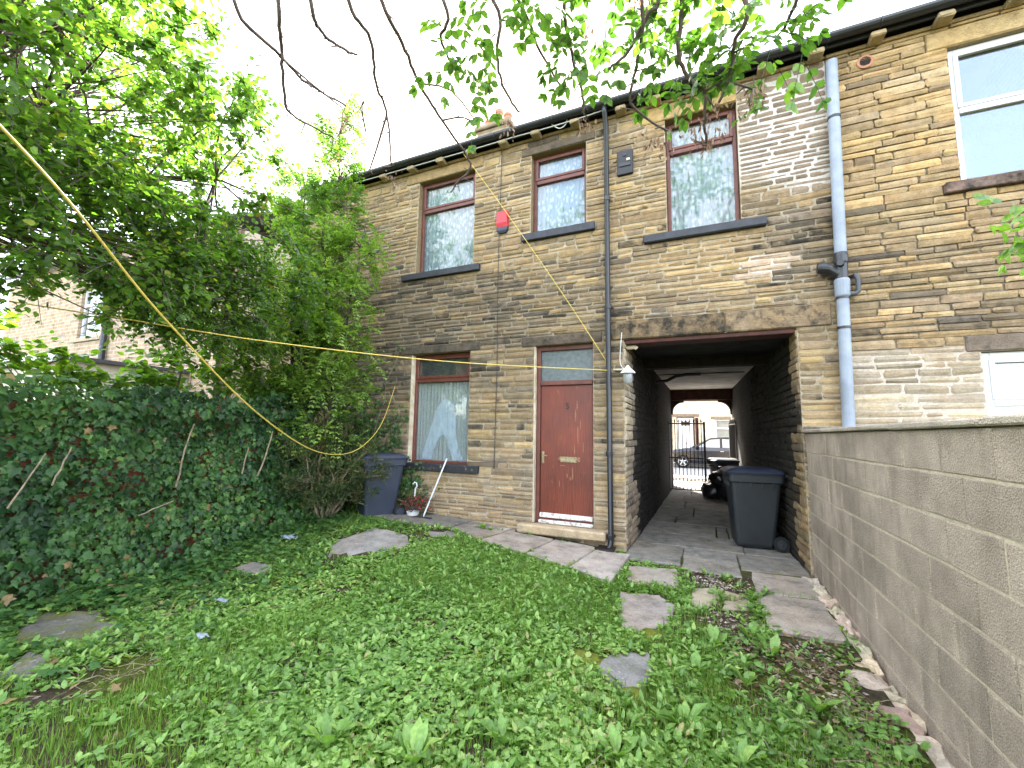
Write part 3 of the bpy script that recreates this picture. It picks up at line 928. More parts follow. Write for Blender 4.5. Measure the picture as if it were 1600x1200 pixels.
# ---- door
def make_door():
    d = empty('door', (-1.86, .1, .14), house)
    x0, x1, z0, z1 = DOOR; y = .075; fw = .075
    fr = MB(); e = .004
    fr.box(x0 + .014, x0 + fw, y, y + .09, z0 + e, z1 - e, .006); fr.box(x1 - fw + .05, x1 - e, y, y + .09, z0 + e, z1 - e, .006)
    fr.box(x0 + fw, x1 - fw + .05, y, y + .09, z1 - .07, z1 - e, .006); fr.box(x0 + fw, x1 - fw + .05, y - .01, y + .09, 2.19, 2.26, .008)
    fr.build('door_frame', MAT['timber'], d)
    pane_box(x0 + fw, x1 - .03, 2.26, z1 - .07, y + .05, d, 'frosted', 'fanlight_pane')
    lx0, lx1 = x0 + fw + .006, x1 - .031
    MB().box(lx0, lx1, y + .03, y + .075, z0 + .05, 2.186, .004).build('door_leaf', MAT['door'], d)
    MB().box(lx0, lx1, y - .012, y + .028, z0 + .085, z0 + .15, .008, jit=.003).build('weather_bar', MAT['whitepaint'], d)
    MB().box(lx0 - .01, lx1 + .01, y - .03, y + .08, z0 + .004, z0 + .05, .008, jit=.002).build('threshold', MAT['whitepaint'], d)
    lb = MB(); cx, cz = -1.84, 1.08
    lb.box(cx - .125, cx + .125, y + .018, y + .029, cz - .04, cz - .026, .004); lb.box(cx - .125, cx + .125, y + .018, y + .029, cz + .026, cz + .04, .004)
    lb.box(cx - .125, cx - .10, y + .018, y + .029, cz - .026, cz + .026, .004); lb.box(cx + .10, cx + .125, y + .018, y + .029, cz - .026, cz + .026, .004)
    lb.box(cx - .10, cx + .10, y + .024, y + .029, cz - .025, cz + .025, .002)
    lb.build('letterbox', MAT['brass'], d)
    # bare patches of flaked varnish round the letterbox and lock side: thin raised flakes
    fl = MB()
    for (px, pz, sx, sz) in [(-1.98, 1.09, .035, .028), (-1.69, 1.08, .03, .05), (-1.71, 1.9, .012, .09), (-1.735, 1.75, .010, .11), (-1.70, 1.45, .008, .16), (-1.66, 1.6, .006, .08),
                             (-1.98, .72, .008, .07), (-1.78, .9, .010, .12), (-1.86, .84, .008, .05), (-1.62, 1.25, .006, .12), (-1.75, 1.22, .007, .09), (-1.93, .99, .05, .008)]:
        poly = []
        for k in range(9):
            a = 2 * math.pi * k / 9; q = R.uniform(.5, 1.1)
            poly.append((px + math.cos(a) * sx * q, y + .0285, pz + math.sin(a) * sz * q))
        fl.add(poly, [tuple(range(9))])
    fl.build('bare_wood_patches', simple('bare_flaked_wood', (.34, .16, .09), (.2, .08, .045), 30, .8), d)
    h = MB(); hx, hz = x0 + fw + .045, 1.10
    h.box(hx - .02, hx + .02, y + .018, y + .029, hz - .09, hz + .09, .005); h.tube([(hx, y + .02, hz + .03), (hx, y - .03, hz + .03), (hx + .09, y - .034, hz + .026)], .009, 8)
    h.lathe([(.011, 0), (.011, .012)], (hx, y + .012, hz - .05), 8, 'y')
    h.build('handle', MAT['brass'], d)
    cu = bpy.data.curves.new('house_number', 'FONT'); cu.body = '5'; cu.size = .13; cu.extrude = .004; cu.align_x = 'CENTER'
    tmp = bpy.data.objects.new('number_curve', cu)
    me = bpy.data.meshes.new_from_object(tmp); bpy.data.objects.remove(tmp)
    me.materials.clear(); t = mesh_obj('house_number', me, MAT['iron'])
    t.location = (-1.86, y + .028, 1.83); t.rotation_euler = (math.pi / 2, 0, 0); attach(t, d)
    MB().box(x0, x1, .45, .47, .14, 2.8).build('hall_darkness', MAT['darkbeam'], d)  # near-black sheet standing in for the unlit hall
    stone_block(d, lintels['DR'], 'lintel', -.024, .30, .012, (.115, .09, .068, .5))
make_door()

# ---- gutters, fascia, corbels, roof
def eaves(parent, x0, x1, corbel_x):
    MB().box(x0, x1, -.045, .3, ZT + .003, ZT + .05, .012, jit=.002).build('eaves_course', MAT['stone'], parent, col=(.30, .215, .125, .28))
    MB().box(x0, x1, -.150, -.125, ZT + .045, ZT + .15).build('fascia', MAT['fascia'], parent)
    MB().box(x0, x1, -.124, .3, ZT + .115, ZT + .13).build('soffit', MAT['fascia'], parent)
    ring = []
    for x in (x0, x1):
        pr = []
        for k in range(9):
            a = math.pi + math.pi * k / 8
            pr.append((x, -.220 + .068 * math.cos(a), ZT + .14 + .072 * math.sin(a)))
        for k in range(8, -1, -1):
            a = math.pi + math.pi * k / 8
            pr.append((x, -.220 + .060 * math.cos(a), ZT + .14 + .064 * math.sin(a)))
        ring.append(pr)
    MB().loft(ring).build('gutter', MAT['gutter'], parent, smooth=False)
    for x in corbel_x:
        MB().box(x - .075, x + .075, -.20, -.02, ZT - .012, ZT + .055, .014, jit=.005).build('corbel', MAT['stone'], parent, col=(.36, .29, .19, R.uniform(.0, .3)))
    n = int((x1 - x0) / .95)
    for k in range(n):
        x = x0 + (k + .5) * (x1 - x0) / n
        MB().tube([(x, -.220 + .076 * math.cos(a), ZT + .14 + .08 * math.sin(a)) for a in [math.pi + math.pi * q / 8 for q in range(9)]], .006, 5).build('gutter_bracket', MAT['gutter'], parent)

def roof(parent, x0, x1):
    y0, ym, y1 = -.17, 4.3, 8.95; z0 = ZT + .15; zm = z0 + (ym - y0) * .56; th = .05
    mb = MB()
    sec = [(y0, z0), (ym, zm), (y1, z0), (y1, z0 + th), (ym, zm + th), (y0, z0 + th)]
    mb.loft([[(x, y, z) for y, z in sec] for x in (x0, x1)])
    r = mb.build('roof', MAT['slate'], parent)
    return r, zm
eaves(house, XL, XR, [-7.4, -6.77, -6.14, -5.42, -4.77, -4.14, -3.53, -2.91, -2.33, -1.68, -.98, -.49, .25, .87, 1.44])
roofA, zm = roof(house, XL, XR - .003)
ch = MB().box(-5.75, -4.75, 3.95, 4.65, 8.2, 10.12, .02).box(-5.82, -4.68, 3.88, 4.72, 10.12, 10.26, .02).build('chimney', MAT['gable_stone'], roofA)
for k, (px, h) in enumerate(((-5.55, .38), (-5.22, .62), (-4.93, .42))):
    MB().lathe([(.13, 0), (.12, .05), (.105, h * .8), (.125, h * .85), (.125, h), (.08, h)], (px, 4.3, 10.26), 12).build('chimney_pot', MAT['terracotta'], roofA)

# gable, rear wall, party walls
def side_wall(parent, x, name, th=.25):
    sec = [(.325, -.5), (8.2, -.5), (8.2, ZT + .5), (4.3, ZT + 2.6), (.325, ZT + .40)]
    MB().loft([[(xx, y, z) for y, z in sec] for xx in (x, x + th)]).build(name, MAT['gable_stone'], parent)
side_wall(house, XL, 'gable_wall')
wall_slab(house, XL, XR, -.5, ZT + .55, [(-.9, .78, -.5, 2.55)], 8.2, 8.5, lambda x, z: (.2, .16, .1, .2), 'rear_wall', 1.0, 'rear_stone')

# passage shell
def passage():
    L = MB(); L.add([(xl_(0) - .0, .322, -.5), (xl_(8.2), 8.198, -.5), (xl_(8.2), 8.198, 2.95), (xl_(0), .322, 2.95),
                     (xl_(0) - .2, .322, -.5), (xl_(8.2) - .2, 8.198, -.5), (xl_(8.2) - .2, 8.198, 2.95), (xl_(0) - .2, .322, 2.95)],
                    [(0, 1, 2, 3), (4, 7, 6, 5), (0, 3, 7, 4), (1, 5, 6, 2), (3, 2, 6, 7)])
    L.build('passage_wall', MAT['soot_shade_stone'], house)
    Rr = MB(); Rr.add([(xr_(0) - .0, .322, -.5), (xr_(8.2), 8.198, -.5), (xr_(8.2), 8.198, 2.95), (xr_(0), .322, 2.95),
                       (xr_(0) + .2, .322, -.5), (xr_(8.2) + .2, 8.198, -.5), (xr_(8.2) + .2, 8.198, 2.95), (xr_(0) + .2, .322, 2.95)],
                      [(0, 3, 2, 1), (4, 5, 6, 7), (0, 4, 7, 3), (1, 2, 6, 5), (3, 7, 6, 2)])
    Rr.build('passage_wall', MAT['soot_shade_stone'], house)
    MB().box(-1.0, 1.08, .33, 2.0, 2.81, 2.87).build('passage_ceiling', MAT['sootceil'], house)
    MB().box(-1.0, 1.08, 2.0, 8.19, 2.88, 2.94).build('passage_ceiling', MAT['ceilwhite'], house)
    MB().box(-.99, 1.05, 1.9, 2.12, 2.66, 2.875, .01).build('beam', MAT['darkbeam'], house)
    MB().box(-.99, 1.07, .01, .29, 2.74, 2.797, .008).build('beam', MAT['redbeam'], house)
    MB().box(-.93, .85, 4.35, 4.38, 2.86, 2.879).build('ceiling_joint', MAT['darkbeam'], house)
    MB().box(-.90, .78, 8.0, 8.19, 2.56, 2.875, .008).build('beam', MAT['redbeam'], house)
    for s, x in ((1, -.895), (-1, .775)):
        pr = [(x, 2.55)] + [(x + s * (.30 - .30 * math.sin(a)), 2.55 - .02 - .34 * (1 - math.cos(a))) for a in [math.pi / 2 * k / 6 for k in range(7)]]
        pr = [(x, 2.545), (x + s * .36, 2.545), (x + s * .36, 2.49)] + [(x + s * (.04 + .30 * (1 - math.sin(a))), 2.49 - .30 * (1 - math.cos(a)) ) for a in [math.pi / 2 * k / 7 for k in range(8)]] + [(x + s * .04, 2.12), (x, 2.12)]
        MB().loft([[(px, yy, pz) for px, pz in pr] for yy in (8.02, 8.18)]).build('corner_bracket', MAT['redbeam'], house)
    MB().tube([(-.93, 3.6, 2.62), (-.70, 3.65, 2.64), (-.52, 3.7, 2.74), (-.30, 3.7, 2.77), (-.02, 3.7, 2.77)], .035, 8).build('waste_pipe', MAT['gutter'], house)
    MB().tube([(-.98, .12, 2.71), (-.86, .12, 2.71), (-.84, .13, 2.69)], .03, 8).build('pipe_stub', MAT['creampaint'], house)
passage()

# ---- downpipe and soil pipe
dp = empty('downpipe', (-1.2, -.08, -.1), house)
MB().tube([(-1.21, -.22, ZT + .08), (-1.21, -.20, ZT + .0), (-1.21, -.085, ZT - .12), (-1.205, -.085, 3.0), (-1.19, -.085, .02), (-1.20, -.11, -.04), (-1.22, -.16, -.075)], .038, 12).build('pipe', MAT['gutter'], dp, smooth=True)
for z in (4.9, 3.25, 1.16, .05):
    MB().lathe([(.045, 0), (.047, .01), (.047, .06), (.04, .07)], (-1.203, -.085, z), 12).box(-1.27, -1.14, -.02, .0, z + .02, z + .05).build('pipe_collar', MAT['gutter'], dp)
MB().box(-1.36, -1.12, -.30, -.06, -.062, -.042, .006).build('gully_grid', MAT['iron'], dp)

sp = empty('soil_pipe', (1.52, -.1, -.1), house)
def soil():
    x, y, r = 1.55, -.105, .062
    xs = lambda z: 1.505 + (z - 1.6) * .02
    MB().tube([(xs(3.62), y, 3.62), (xs(6.12), y, 6.12)], r, 16, caps=False).tube([(xs(6.12), y, 6.12), (xs(6.13), y, 6.13)], [r, r * .8], 16).build('pipe', MAT['greypipe'], sp, smooth=False)
    MB().tube([(xs(-.1), y, -.1), (xs(3.12), y, 3.12)], r, 16).build('pipe', MAT['greypipe'], sp)
    MB().tube([(xs(3.10), y, 3.10), (xs(3.12), y, 3.12), (xs(3.30), y, 3.30), (xs(3.32), y, 3.32)], [.066, .074, .078, .070], 16).build('socket', MAT['greypipe'], sp)
    b = MB().tube([(xs(3.31), y, 3.31), (xs(3.50), y, 3.50), (xs(3.52), y, 3.52), (xs(3.60), y, 3.60), (xs(3.64), y, 3.64)], [.064, .064, .072, .074, .066], 16)
    b.tube([(xs(3.38), y, 3.36), (xs(3.4) - .12, y - .01, 3.46), (xs(3.4) - .19, y - .01, 3.475)], [.055, .058, .06], 14)
    b.tube([(xs(3.4) - .15, y - .01, 3.47), (xs(3.4) - .20, y - .01, 3.478), (xs(3.4) - .235, y - .01, 3.48)], [.07, .072, .058], 14)
    b.tube([(xs(3.47), y, 3.47), (xs(3.47) - .03, y - .10, 3.49)], .035, 12)
    b.build('branch_fitting', MAT['gutter'], sp)
    xx = xs(3.2)
    MB().tube([(xx + .05, y, 3.13), (xx + .12, y, 3.13), (xx + .15, y, 3.16), (xx + .155, y, 3.30), (xx + .14, y + .02, 3.36), (xx + .10, y + .1, 3.36)], .026, 10).build('waste_pipe', simple('dark_grey_waste', (.06, .065, .075), (.04, .043, .05), 6, .5), sp)
    for z in (5.35, 3.08, 2.72, 1.2):
        MB().tube([(xs(z), y, z), (xs(z + .03), y, z + .03)], r + .006, 16).build('pipe_clip', MAT['gutter'], sp)
soil()

# ================================================================== the neighbour's house (right)
house2 = empty('terraced_house', (3.5, 0, -.1), label='cleaner pale stone terraced house with white plastic windows behind the block wall', cat='house')
W2 = {'up': (2.71, 3.95, 4.31, 5.97), 'lo': (2.72, 3.95, 1.05, 2.40)}
lint2 = {'up': (2.52, 4.15, 5.97, 6.20), 'lo': (2.60, 4.1, 2.40, 2.58)}
sill2 = {'up': (2.55, 4.1, 4.19, 4.31), 'lo': (2.6, 4.1, .95, 1.05)}
open2 = list(W2.values())
def dark2(x, z):
    n = fnoise(x + 7, z * 1.8, 1.7, .9) * .5
    p = .06 if z > 4.2 else .30 if 2.55 < z else .10
    if x < 1.9: p += .12
    return min(max(p + n * .45, .01), .85)
def mortar2(x, z):
    pale = 1 if z < 2.5 else 0
    c = (.40, .33, .23) if z > 4 else (.44, .37, .28) if not pale else (.46, .40, .33)
    k = .42 - .1 * dark2(x, z) + .55 * pale  # upper joints darkened: their shadow is put into the mortar colour
    return (c[0] * k, c[1] * k, c[2] * k, .25 * dark2(x, z))
wall_slab(house2, XR, XB, -.5, ZT, open2, 0.0, .32, mortar2)
rows2 = split_rows([-.3, .95, 1.05, 2.40, 2.58, 4.19, 4.31, 5.97, 6.20, ZT], .072, .095)
stones2, rest2 = [], []
for rc in stone_rects(XR + .002, XB, rows2, open2 + list(lint2.values()) + list(sill2.values()), .16, .5):
    cx, cz = (rc[0] + rc[1]) / 2, (rc[2] + rc[3]) / 2
    pale = cz < 2.5
    g = stone_geo(rc, R.uniform(.012, .022) if pale else R.uniform(.008, .014), facP, R.uniform(.006, .014) if pale else R.uniform(.018, .032), 1.3)
    if g is None: continue
    c = stone_col(dark2(cx, cz), PALE if pale else OCHRE, .2)
    if cz > 4 and c[0] > .15: c = (c[0] * 1.12, c[1] * 1.10, c[2] * 1.05, c[3] * .5)
    stones2.append((seen_area(rc, (cx, 0, cz)), *g, c))
lay_stones(house2, stones2, rest2, 300)
w2u = window(house2, W2['up'], 5.20, 'upvc', lint2['up'], sill2['up'], (.36, .26, .13, .3), 'stone', .05, .07, sillcol=(.17, .12, .10, .55), glass='glass_double')
w2l = window(house2, W2['lo'], 1.86, 'upvc', lint2['lo'], sill2['lo'], (.15, .12, .095, .4), 'stone', .06, .085, sillcol=(.3, .24, .18, .2), glass='glass_double')
curtain(2.8, 3.9, 1.10, 2.36, .29, 9, .03, 'net_plain', 'net curtain in the low white window above the block wall coping')
MB().box(2.4, 4.3, 1.9, 1.92, 3.9, 6.2).build('room_wall', MAT['sootceil'], label='room wall coloured near-black for dimness behind the upper white window of the neighbour', cat='room wall')  # room's dimness put into the colour so pane reflections dominate
eaves(house2, XR + .003, XB, [2.05, 2.66, 3.27, 3.9, 4.5])
roof(house2, XR + .003, XB)
side_wall(house2, XR + .02, 'party_wall', .2); side_wall(house2, XB - .25, 'gable_wall')
wall_slab(house2, XR, XB, -.5, ZT + .55, [], 8.2, 8.5, lambda x, z: (.2, .16, .1, .2), 'rear_wall', 1.0, 'rear_stone')
v = empty('air_vent', (1.95, -.02, 6.06), house2)
MB().lathe([(.085, 0), (.085, -.03), (.06, -.035), (.055, -.012)], (1.95, .0, 6.06), 16, 'y').build('vent_ring', MAT['terracotta'], v)
g_ = MB()
for k in range(5): g_.box(1.95 - .05, 1.95 + .05, -.03, -.018, 6.02 + .018 * k, 6.028 + .018 * k)
g_.build('vent_grille', MAT['iron'], v)

# ================================================================== house across the street
h3 = empty('terraced_house', (0, 20, .1), label='pale stone house across the street seen through the passage, with white door', cat='house')
op3 = [(-1.40, -.45, .1, 2.55), (.58, 1.95, 1.0, 2.42), (-4.4, -3.0, 1.0, 2.42), (-1.4, -.4, 3.9, 5.3), (.6, 1.9, 3.9, 5.3)]
wall_slab(h3, -9, 9, -.3, 6.4, op3, 20.0, 20.3, lambda x, z: (.4, .32, .2, 0), 'wall', 2.0, 'far_stone')
def far_window(parent, o, y, ztr, mat='upvc', fw=.08):
    x0, x1, z0, z1 = o; w = empty('window', ((x0 + x1) / 2, y, z0), parent)
    f = MB(); f.box(x0, x0 + fw, y + .08, y + .14, z0, z1).box(x1 - fw, x1, y + .08, y + .14, z0, z1).box(x0 + fw, x1 - fw, y + .08, y + .14, z1 - fw, z1).box(x0 + fw, x1 - fw, y + .08, y + .14, z0, z0 + fw).box(x0 + fw, x1 - fw, y + .07, y + .14, ztr - .04, ztr + .04)
    f.build('frame', MAT[mat], w)
    MB().box(x0 + fw, x1 - fw, y + .1, y + .105, z0 + fw, z1 - fw).build('pane', MAT['glass'], w)
    MB().box(x0, x1, y + .25, y + .26, z0, z1).build('blind', MAT['net_plain'], w)
    MB().box(x0 - .2, x1 + .2, y - .03, y + .2, z1 + .004, z1 + .16, .01).build('lintel', MAT['stone'], w, col=(.22, .18, .13, .3))
    MB().box(x0 - .15, x1 + .15, y - .06, y + .08, z0 - .12, z0 - .004, .01).build('sill', MAT['stone'], w, col=(.36, .30, .22, .1))
for o in op3[1:]: far_window(h3, o, 20.0, o[2] + (o[3] - o[2]) * .65)
d3 = empty('door', (-.92, 20.1, .1), h3)
MB().box(-1.36, -.5, 20.10, 20.16, .1, 2.5, .01).build('door_leaf', MAT['greydoor'], d3)
MB().box(-1.16, -.70, 20.085, 20.099, 2.06, 2.30, .004).build('door_light', MAT['cartrim'], d3)
MB().box(-1.03, -.85, 20.085, 20.099, 1.05, 1.10, .003).build('letterbox', MAT['brass'], d3)
MB().box(-1.8, -.2, 19.96, 20.2, 2.56, 2.72, .01).build('lintel', MAT['stone'], d3, col=(.2, .16, .12, .3))
MB().box(-.42, -.26, 19.95, 20.0, .1, 2.5).build('door_case', MAT['redbeam'], d3)
sec = [(19.8, 6.4), (24.3, 8.9), (28.8, 6.4), (28.8, 6.45), (24.3, 8.95), (19.8, 6.45)]
MB().loft([[(x, y, z) for y, z in sec] for x in (-9, 9)]).build('roof', MAT['slate'], h3)
MB().box(-9, 9, 20.31, 28.5, -.3, 6.39).build('interior_block', MAT['room'], h3)

# ================================================================== terrace further left beyond the trees
h4 = empty('terraced_house', (-15.5, 0, 0), label='ochre stone house half hidden by leaves beyond the ivy wall', cat='house')
op4 = [(-16.85, -15.55, 4.0, 5.5), (-13.6, -12.5, 4.0, 5.5)]
wall_slab(h4, -22.0, -10.2, -.5, 6.4, op4, 0.0, .3, lambda x, z: (.4, .3, .2, 0), 'wall', 2.0, 'left_stone')
for o in op4: far_window(h4, o, 0.0, o[2] + 1.0)
MB().tube([(-15.05, -.1, 6.5), (-15.05, -.1, 3.05)], .075, 10).build('downpipe', MAT['gutter'], h4)
MB().tube([(-11.9, -.1, 5.2), (-11.7, -.12, 4.35), (-11.2, -.12, 4.1), (-11.0, -.12, 3.6)], .06, 8).build('waste_pipe', MAT['greypipe'], h4)
MB().box(-17.5, -11.2, -2.2, -.004, -.4, 2.72).build('extension', MAT['render'], h4)
MB().box(-17.6, -11.1, -2.32, -.004, 2.722, 2.80).build('flat_roof', MAT['slate'], h4)
MB().box(-17.6, -11.1, -2.36, -2.322, 2.66, 2.83).build('roof_trim', MAT['upvc'], h4)
MB().box(-17.0, -15.9, -2.225, -2.2, 1.2, 2.4, .01).build('window_frame', MAT['upvc'], h4)
sec = [(-.2, 6.4), (4.3, 8.9), (8.8, 6.4), (8.8, 6.45), (4.3, 8.95), (-.2, 6.45)]
MB().loft([[(x, y, z) for y, z in sec] for x in (-22, -10.2)]).build('roof', MAT['slate'], h4)
MB().box(-22, -10.2, .4, 8.5, -.5, 6.38).build('interior_block', MAT['room'], h4)
# ================================================================== paths and flagstones
NOPLANT = []          # polygons kept free of weeds
def wobble(poly, n=3, j=.018):
    out = []
    for a, b in zip(poly, poly[1:] + poly[:1]):
        for k in range(n):
            t_ = k / n; jj = j if k else j * .4
            out.append((a[0] + (b[0] - a[0]) * t_ + R.uniform(-jj, jj), a[1] + (b[1] - a[1]) * t_ + R.uniform(-jj, jj)))
    return out
def flag(poly, z, parent=None, col=(.26, .23, .19, .1), th=.07, j=.012, name='flagstone', grow=.0, zf=None, **t):
    p = wobble(poly, 3, j)
    if parent is None:          # lies in the lawn and follows its slope
        p = wobble(poly, 5, .03); z = .006
        zf = lambda x_, y_: ground_z(x_, y_) + .012 * fnoise(x_, y_, 6, 2.5)
    mx_, my_ = sum(q[0] for q in poly) / len(poly), sum(q[1] for q in poly) / len(poly)
    NOPLANT.append([(mx_ + (q[0] - mx_) * .965, my_ + (q[1] - my_) * .965) for q in poly])
    return MB().prism(p, z - th + (min(zf(*q) for q in p) if zf else 0), z, .012, zf).build(name, MAT['flag'], parent, col=col, **t)

path = MB()
path.add([(-5.2, .01, .02), (-3.3, .01, -.03), (-1.0, .01, -.14), (-1.0, -1.1, -.14), (-3.3, -.7, -.05), (-4.2, -.85, .0)], [(0, 5, 4, 1), (1, 4, 3, 2)])
path = path.build('garden_path', MAT['soil'], kind='structure')
def tilt(x, y): return min(max((-1.2 - x) * .05, 0), .16)
flag([(-5.15, -.02), (-5.15, -.62), (-4.25, -.80), (-3.42, -.62), (-3.38, -.02)], -.02, path, (.15, .14, .12, .12), .12, zf=tilt)
flag([(-3.37, -.02), (-3.40, -.64), (-2.80, -.86), (-2.66, -.02)], -.035, path, (.24, .205, .17, .08), zf=tilt)
flag([(-2.645, -.03), (-2.78, -.87), (-2.06, -1.01), (-1.97, -.18), (-2.57, -.17)], -.045, path, (.29, .25, .21, .0), zf=tilt)
flag([(-1.95, -.18), (-2.04, -1.02), (-1.46, -1.19), (-1.36, -.32), (-1.40, -.18)], -.05, path, (.31, .265, .225, .0), zf=tilt)
flag([(-1.345, -.33), (-1.44, -1.20), (-.93, -1.42), (-.90, -.31)], -.05, path, (.35, .305, .265, .0), .11, zf=tilt)
flag([(-2.92, -.06), (-2.96, -.20), (-2.70, -.22), (-2.68, -.08)], .045, path, (.36, .33, .29, 0), .07)

pf = MB().add([(-.97, -.02, -.135), (-.9, 8.6, -.135), (.8, 8.6, -.135), (1.07, -.02, -.135)], [(0, 3, 2, 1)]).build('passage_floor', MAT['soil'], kind='structure')
yv = [-.52, .55, 1.35, 2.3, 3.1, 4.2, 5.2, 6.1, 7.0, 7.9, 8.72]
for a, b in zip(yv, yv[1:]):
    x0, x1 = xl_(max(a, 0)) + .02, xr_(max(a, 0)) - .02
    k = R.choice((2, 2, 3)); cut = [x0] + sorted(R.uniform(x0 + .4, x1 - .4) for _ in range(k - 1)) + [x1]
    if a < 0: cut = [x0, -.30, .35, x1]
    for p, q in zip(cut, cut[1:]):
        if q - p < .12: continue
        c = R.uniform(.17, .25)
        aa = a if a > 0 else a + (.12 if p < -.5 else 0)
        if a < 0 and p > .3: aa = -.22
        flag([(p + .008, aa + .01), (q - .008, aa + .01), (q - .008, b - .008), (p + .008, b - .008)], -.085 + R.uniform(-.008, .008), pf, (c, c * .93, c * .80, R.uniform(0, .12)), .06)
steps = empty('stepping_path', (0, -1.3, -.15), kind='structure')
flag([(-.87, -.66), (-.33, -.54), (-.27, -1.17), (-.80, -1.28)], -.09, steps, (.30, .265, .22, .08))
flag([(.46, -.26), (1.01, -.26), (1.00, -.93), (.42, -.98)], -.085, steps, (.33, .28, .23, .0), .10)
flag([(.42, -1.0), (1.0, -.95), (.97, -1.84), (.45, -1.90)], -.09, steps, (.31, .265, .215, .0), .13)
flag([(-.16, -1.12), (.06, -1.00), (.10, -1.33), (-.02, -1.60), (-.17, -1.60)], -.10, steps, (.33, .285, .2, .22))
flag([(.075, -1.02), (.36, -1.12), (.20, -1.30), (.12, -1.30)], -.10, steps, (.35, .30, .2, .2))
flag([(.12, -1.34), (.21, -1.33), (.36, -1.16), (.36, -1.46), (.10, -1.58)], -.10, steps, (.32, .27, .2, .25))
flag([(-0.830, -1.525), (-0.445, -1.415), (-0.258, -1.712), (-0.313, -2.086), (-0.467, -2.361), (-0.676, -2.372)], -.115, None, (.27, .235, .205, .12), .08, name='stepping_stone',
     label='pale brown stepping stone in the lawn below the corner of the path', cat='stepping stone')
flag([(-0.794, -2.904), (-0.610, -2.674), (-0.415, -2.605), (-0.334, -2.824), (-0.403, -3.099), (-0.633, -3.134)], -.135, None, (.19, .18, .165, .26), .08, name='stepping_stone',
     label='grey stepping stone ringed by yellow moss and grass', cat='stepping stone')
flag([(-4.15, -2.16), (-4.50, -1.68), (-4.33, -1.12), (-3.77, -1.12), (-3.52, -1.40), (-3.74, -2.05)], -.03, None, (.25, .23, .21, -.1), .10, name='stone_slab',
     label='large grey slab with white lichen specks in front of the conifer', cat='stone slab')
flag([(-3.62, -.88), (-3.30, -.72), (-3.06, -.86), (-3.36, -1.12)], -.035, None, (.19, .175, .155, .15), .09, name='stone_slab',
     label='small dull slab beside the path near the broom', cat='stone slab')
flag([(-4.75, -4.58), (-5.28, -4.23), (-4.90, -3.95), (-4.30, -4.03), (-4.20, -4.36)], -.10, None, (.13, .125, .11, .52), .1, name='stone_slab',
     label='mossy dark slab at the foot of the ivy', cat='stone slab')
flag([(-4.17, -4.80), (-4.50, -4.52), (-4.2, -4.45), (-3.98, -4.66)], -.10, None, (.15, .14, .12, .42), .1, name='stone_slab',
     label='smaller moss-edged slab next to the mossy dark slab', cat='stone slab')
flag([(-4.90, -2.84), (-4.90, -2.55), (-4.48, -2.55), (-4.33, -2.90)], -.06, None, (.2, .19, .17, .3), .1, name='stone_slab',
     label='half buried slab with a moss edge among the creeping ivy', cat='stone slab')

# ================================================================== concrete block wall on the right
bw = empty('block_wall', (1.2, -3, -.2), label='grey concrete block garden wall with flat coping', cat='wall')
WX = 1.10
MB().box(WX + .005, WX + .20, -8.0, -.03, -.6, 1.508).build('mortar_bed', MAT['mortar'], bw, col=(.52, .44, .315, 0))
z = 1.513; course = 0
while z > -.42:
    z0 = z - .2265
    off = (.225 if course % 2 else 0) + R.uniform(-.03, .03)
    y = -.035 - (.0 if not off else off * .9)
    ys_ = [-.035] + ([y] if off > .1 else [])
    while ys_[-1] > -7.9: ys_.append(ys_[-1] - .452)
    for a, b in zip(ys_, ys_[1:]):
        k = R.uniform(.86, 1.12)
        c = (.43 * k, .345 * k, .265 * k, 1)
        g = .0068
        MB().box(WX - R.uniform(0, .003), WX + .19, b + g, a - g, z0 + g, z - g, .005, jit=.0028).build('concrete_block', MAT['block'], bw, col=c)
    z = z0; course += 1
y = -.02
while y > -8:
    l = R.uniform(.8, 1.0)
    MB().box(WX - .03, WX + .25, y - l + .006, y - .006, 1.516, 1.552 + R.uniform(-.003, .003), .008, jit=.003).build('coping_slab', MAT['block'], bw, col=(.47, .40, .31, 1))
    y -= l

def rough_rock(c, s, n=2, jit=.22, name='footing_stone', parent=None, col=(.46, .36, .26, 0), mat='stone', seed=0, **t):
    bm = bmesh.new(); bmesh.ops.create_icosphere(bm, subdivisions=n, radius=1.0)
    for v in bm.verts:
        q = v.co.normalized(); m = max(abs(q.x), abs(q.y), abs(q.z)); q = q / (m ** .65)
        k = 1 + jit * mnoise.noise(q * 1.7 + Vector((seed * 3.1, seed, 0)))
        v.co = Vector((c[0] + q.x * s[0] * k, c[1] + q.y * s[1] * k, c[2] + q.z * s[2] * k))
    mb = MB(); bm.verts.index_update()
    mb.add([v.co[:] for v in bm.verts], [[v.index for v in f.verts] for f in bm.faces]); bm.free()
    return mb.build(name, MAT[mat], parent, col=col, **t)
y = -.22; k = 0
while y > -4.6:
    l = R.uniform(.10, .30) if y > -1.8 else R.uniform(.14, .30)
    wd = R.uniform(.055, .085) if y > -1.9 else R.uniform(.08, .12)
    if -2.20 < y < -2.0: y -= .16; continue
    zt = -.10 - .10 * min(max((-y - .8) / 2.2, 0), 1)
    rough_rock((WX - wd * .9 + R.uniform(-.01, .01), y - l / 2, zt - .05), (wd, l / 2 * 1.04, .08), 3, .55, parent=bw, col=(R.uniform(.50, .58), R.uniform(.43, .47), R.uniform(.32, .36), 0), seed=k)
    NOPLANT.append([(WX - wd * 1.9, y), (WX, y), (WX, y - l), (WX - wd * 1.9, y - l)])
    y -= l * .97; k += 1
rough_rock((.93, -2.38, -.16), (.11, .10, .06), 2, .4, 'loose_stone', None, (.45, .37, .3, 0), seed=31, label='broken pale stone leaning at the foot of the block wall', cat='stone')
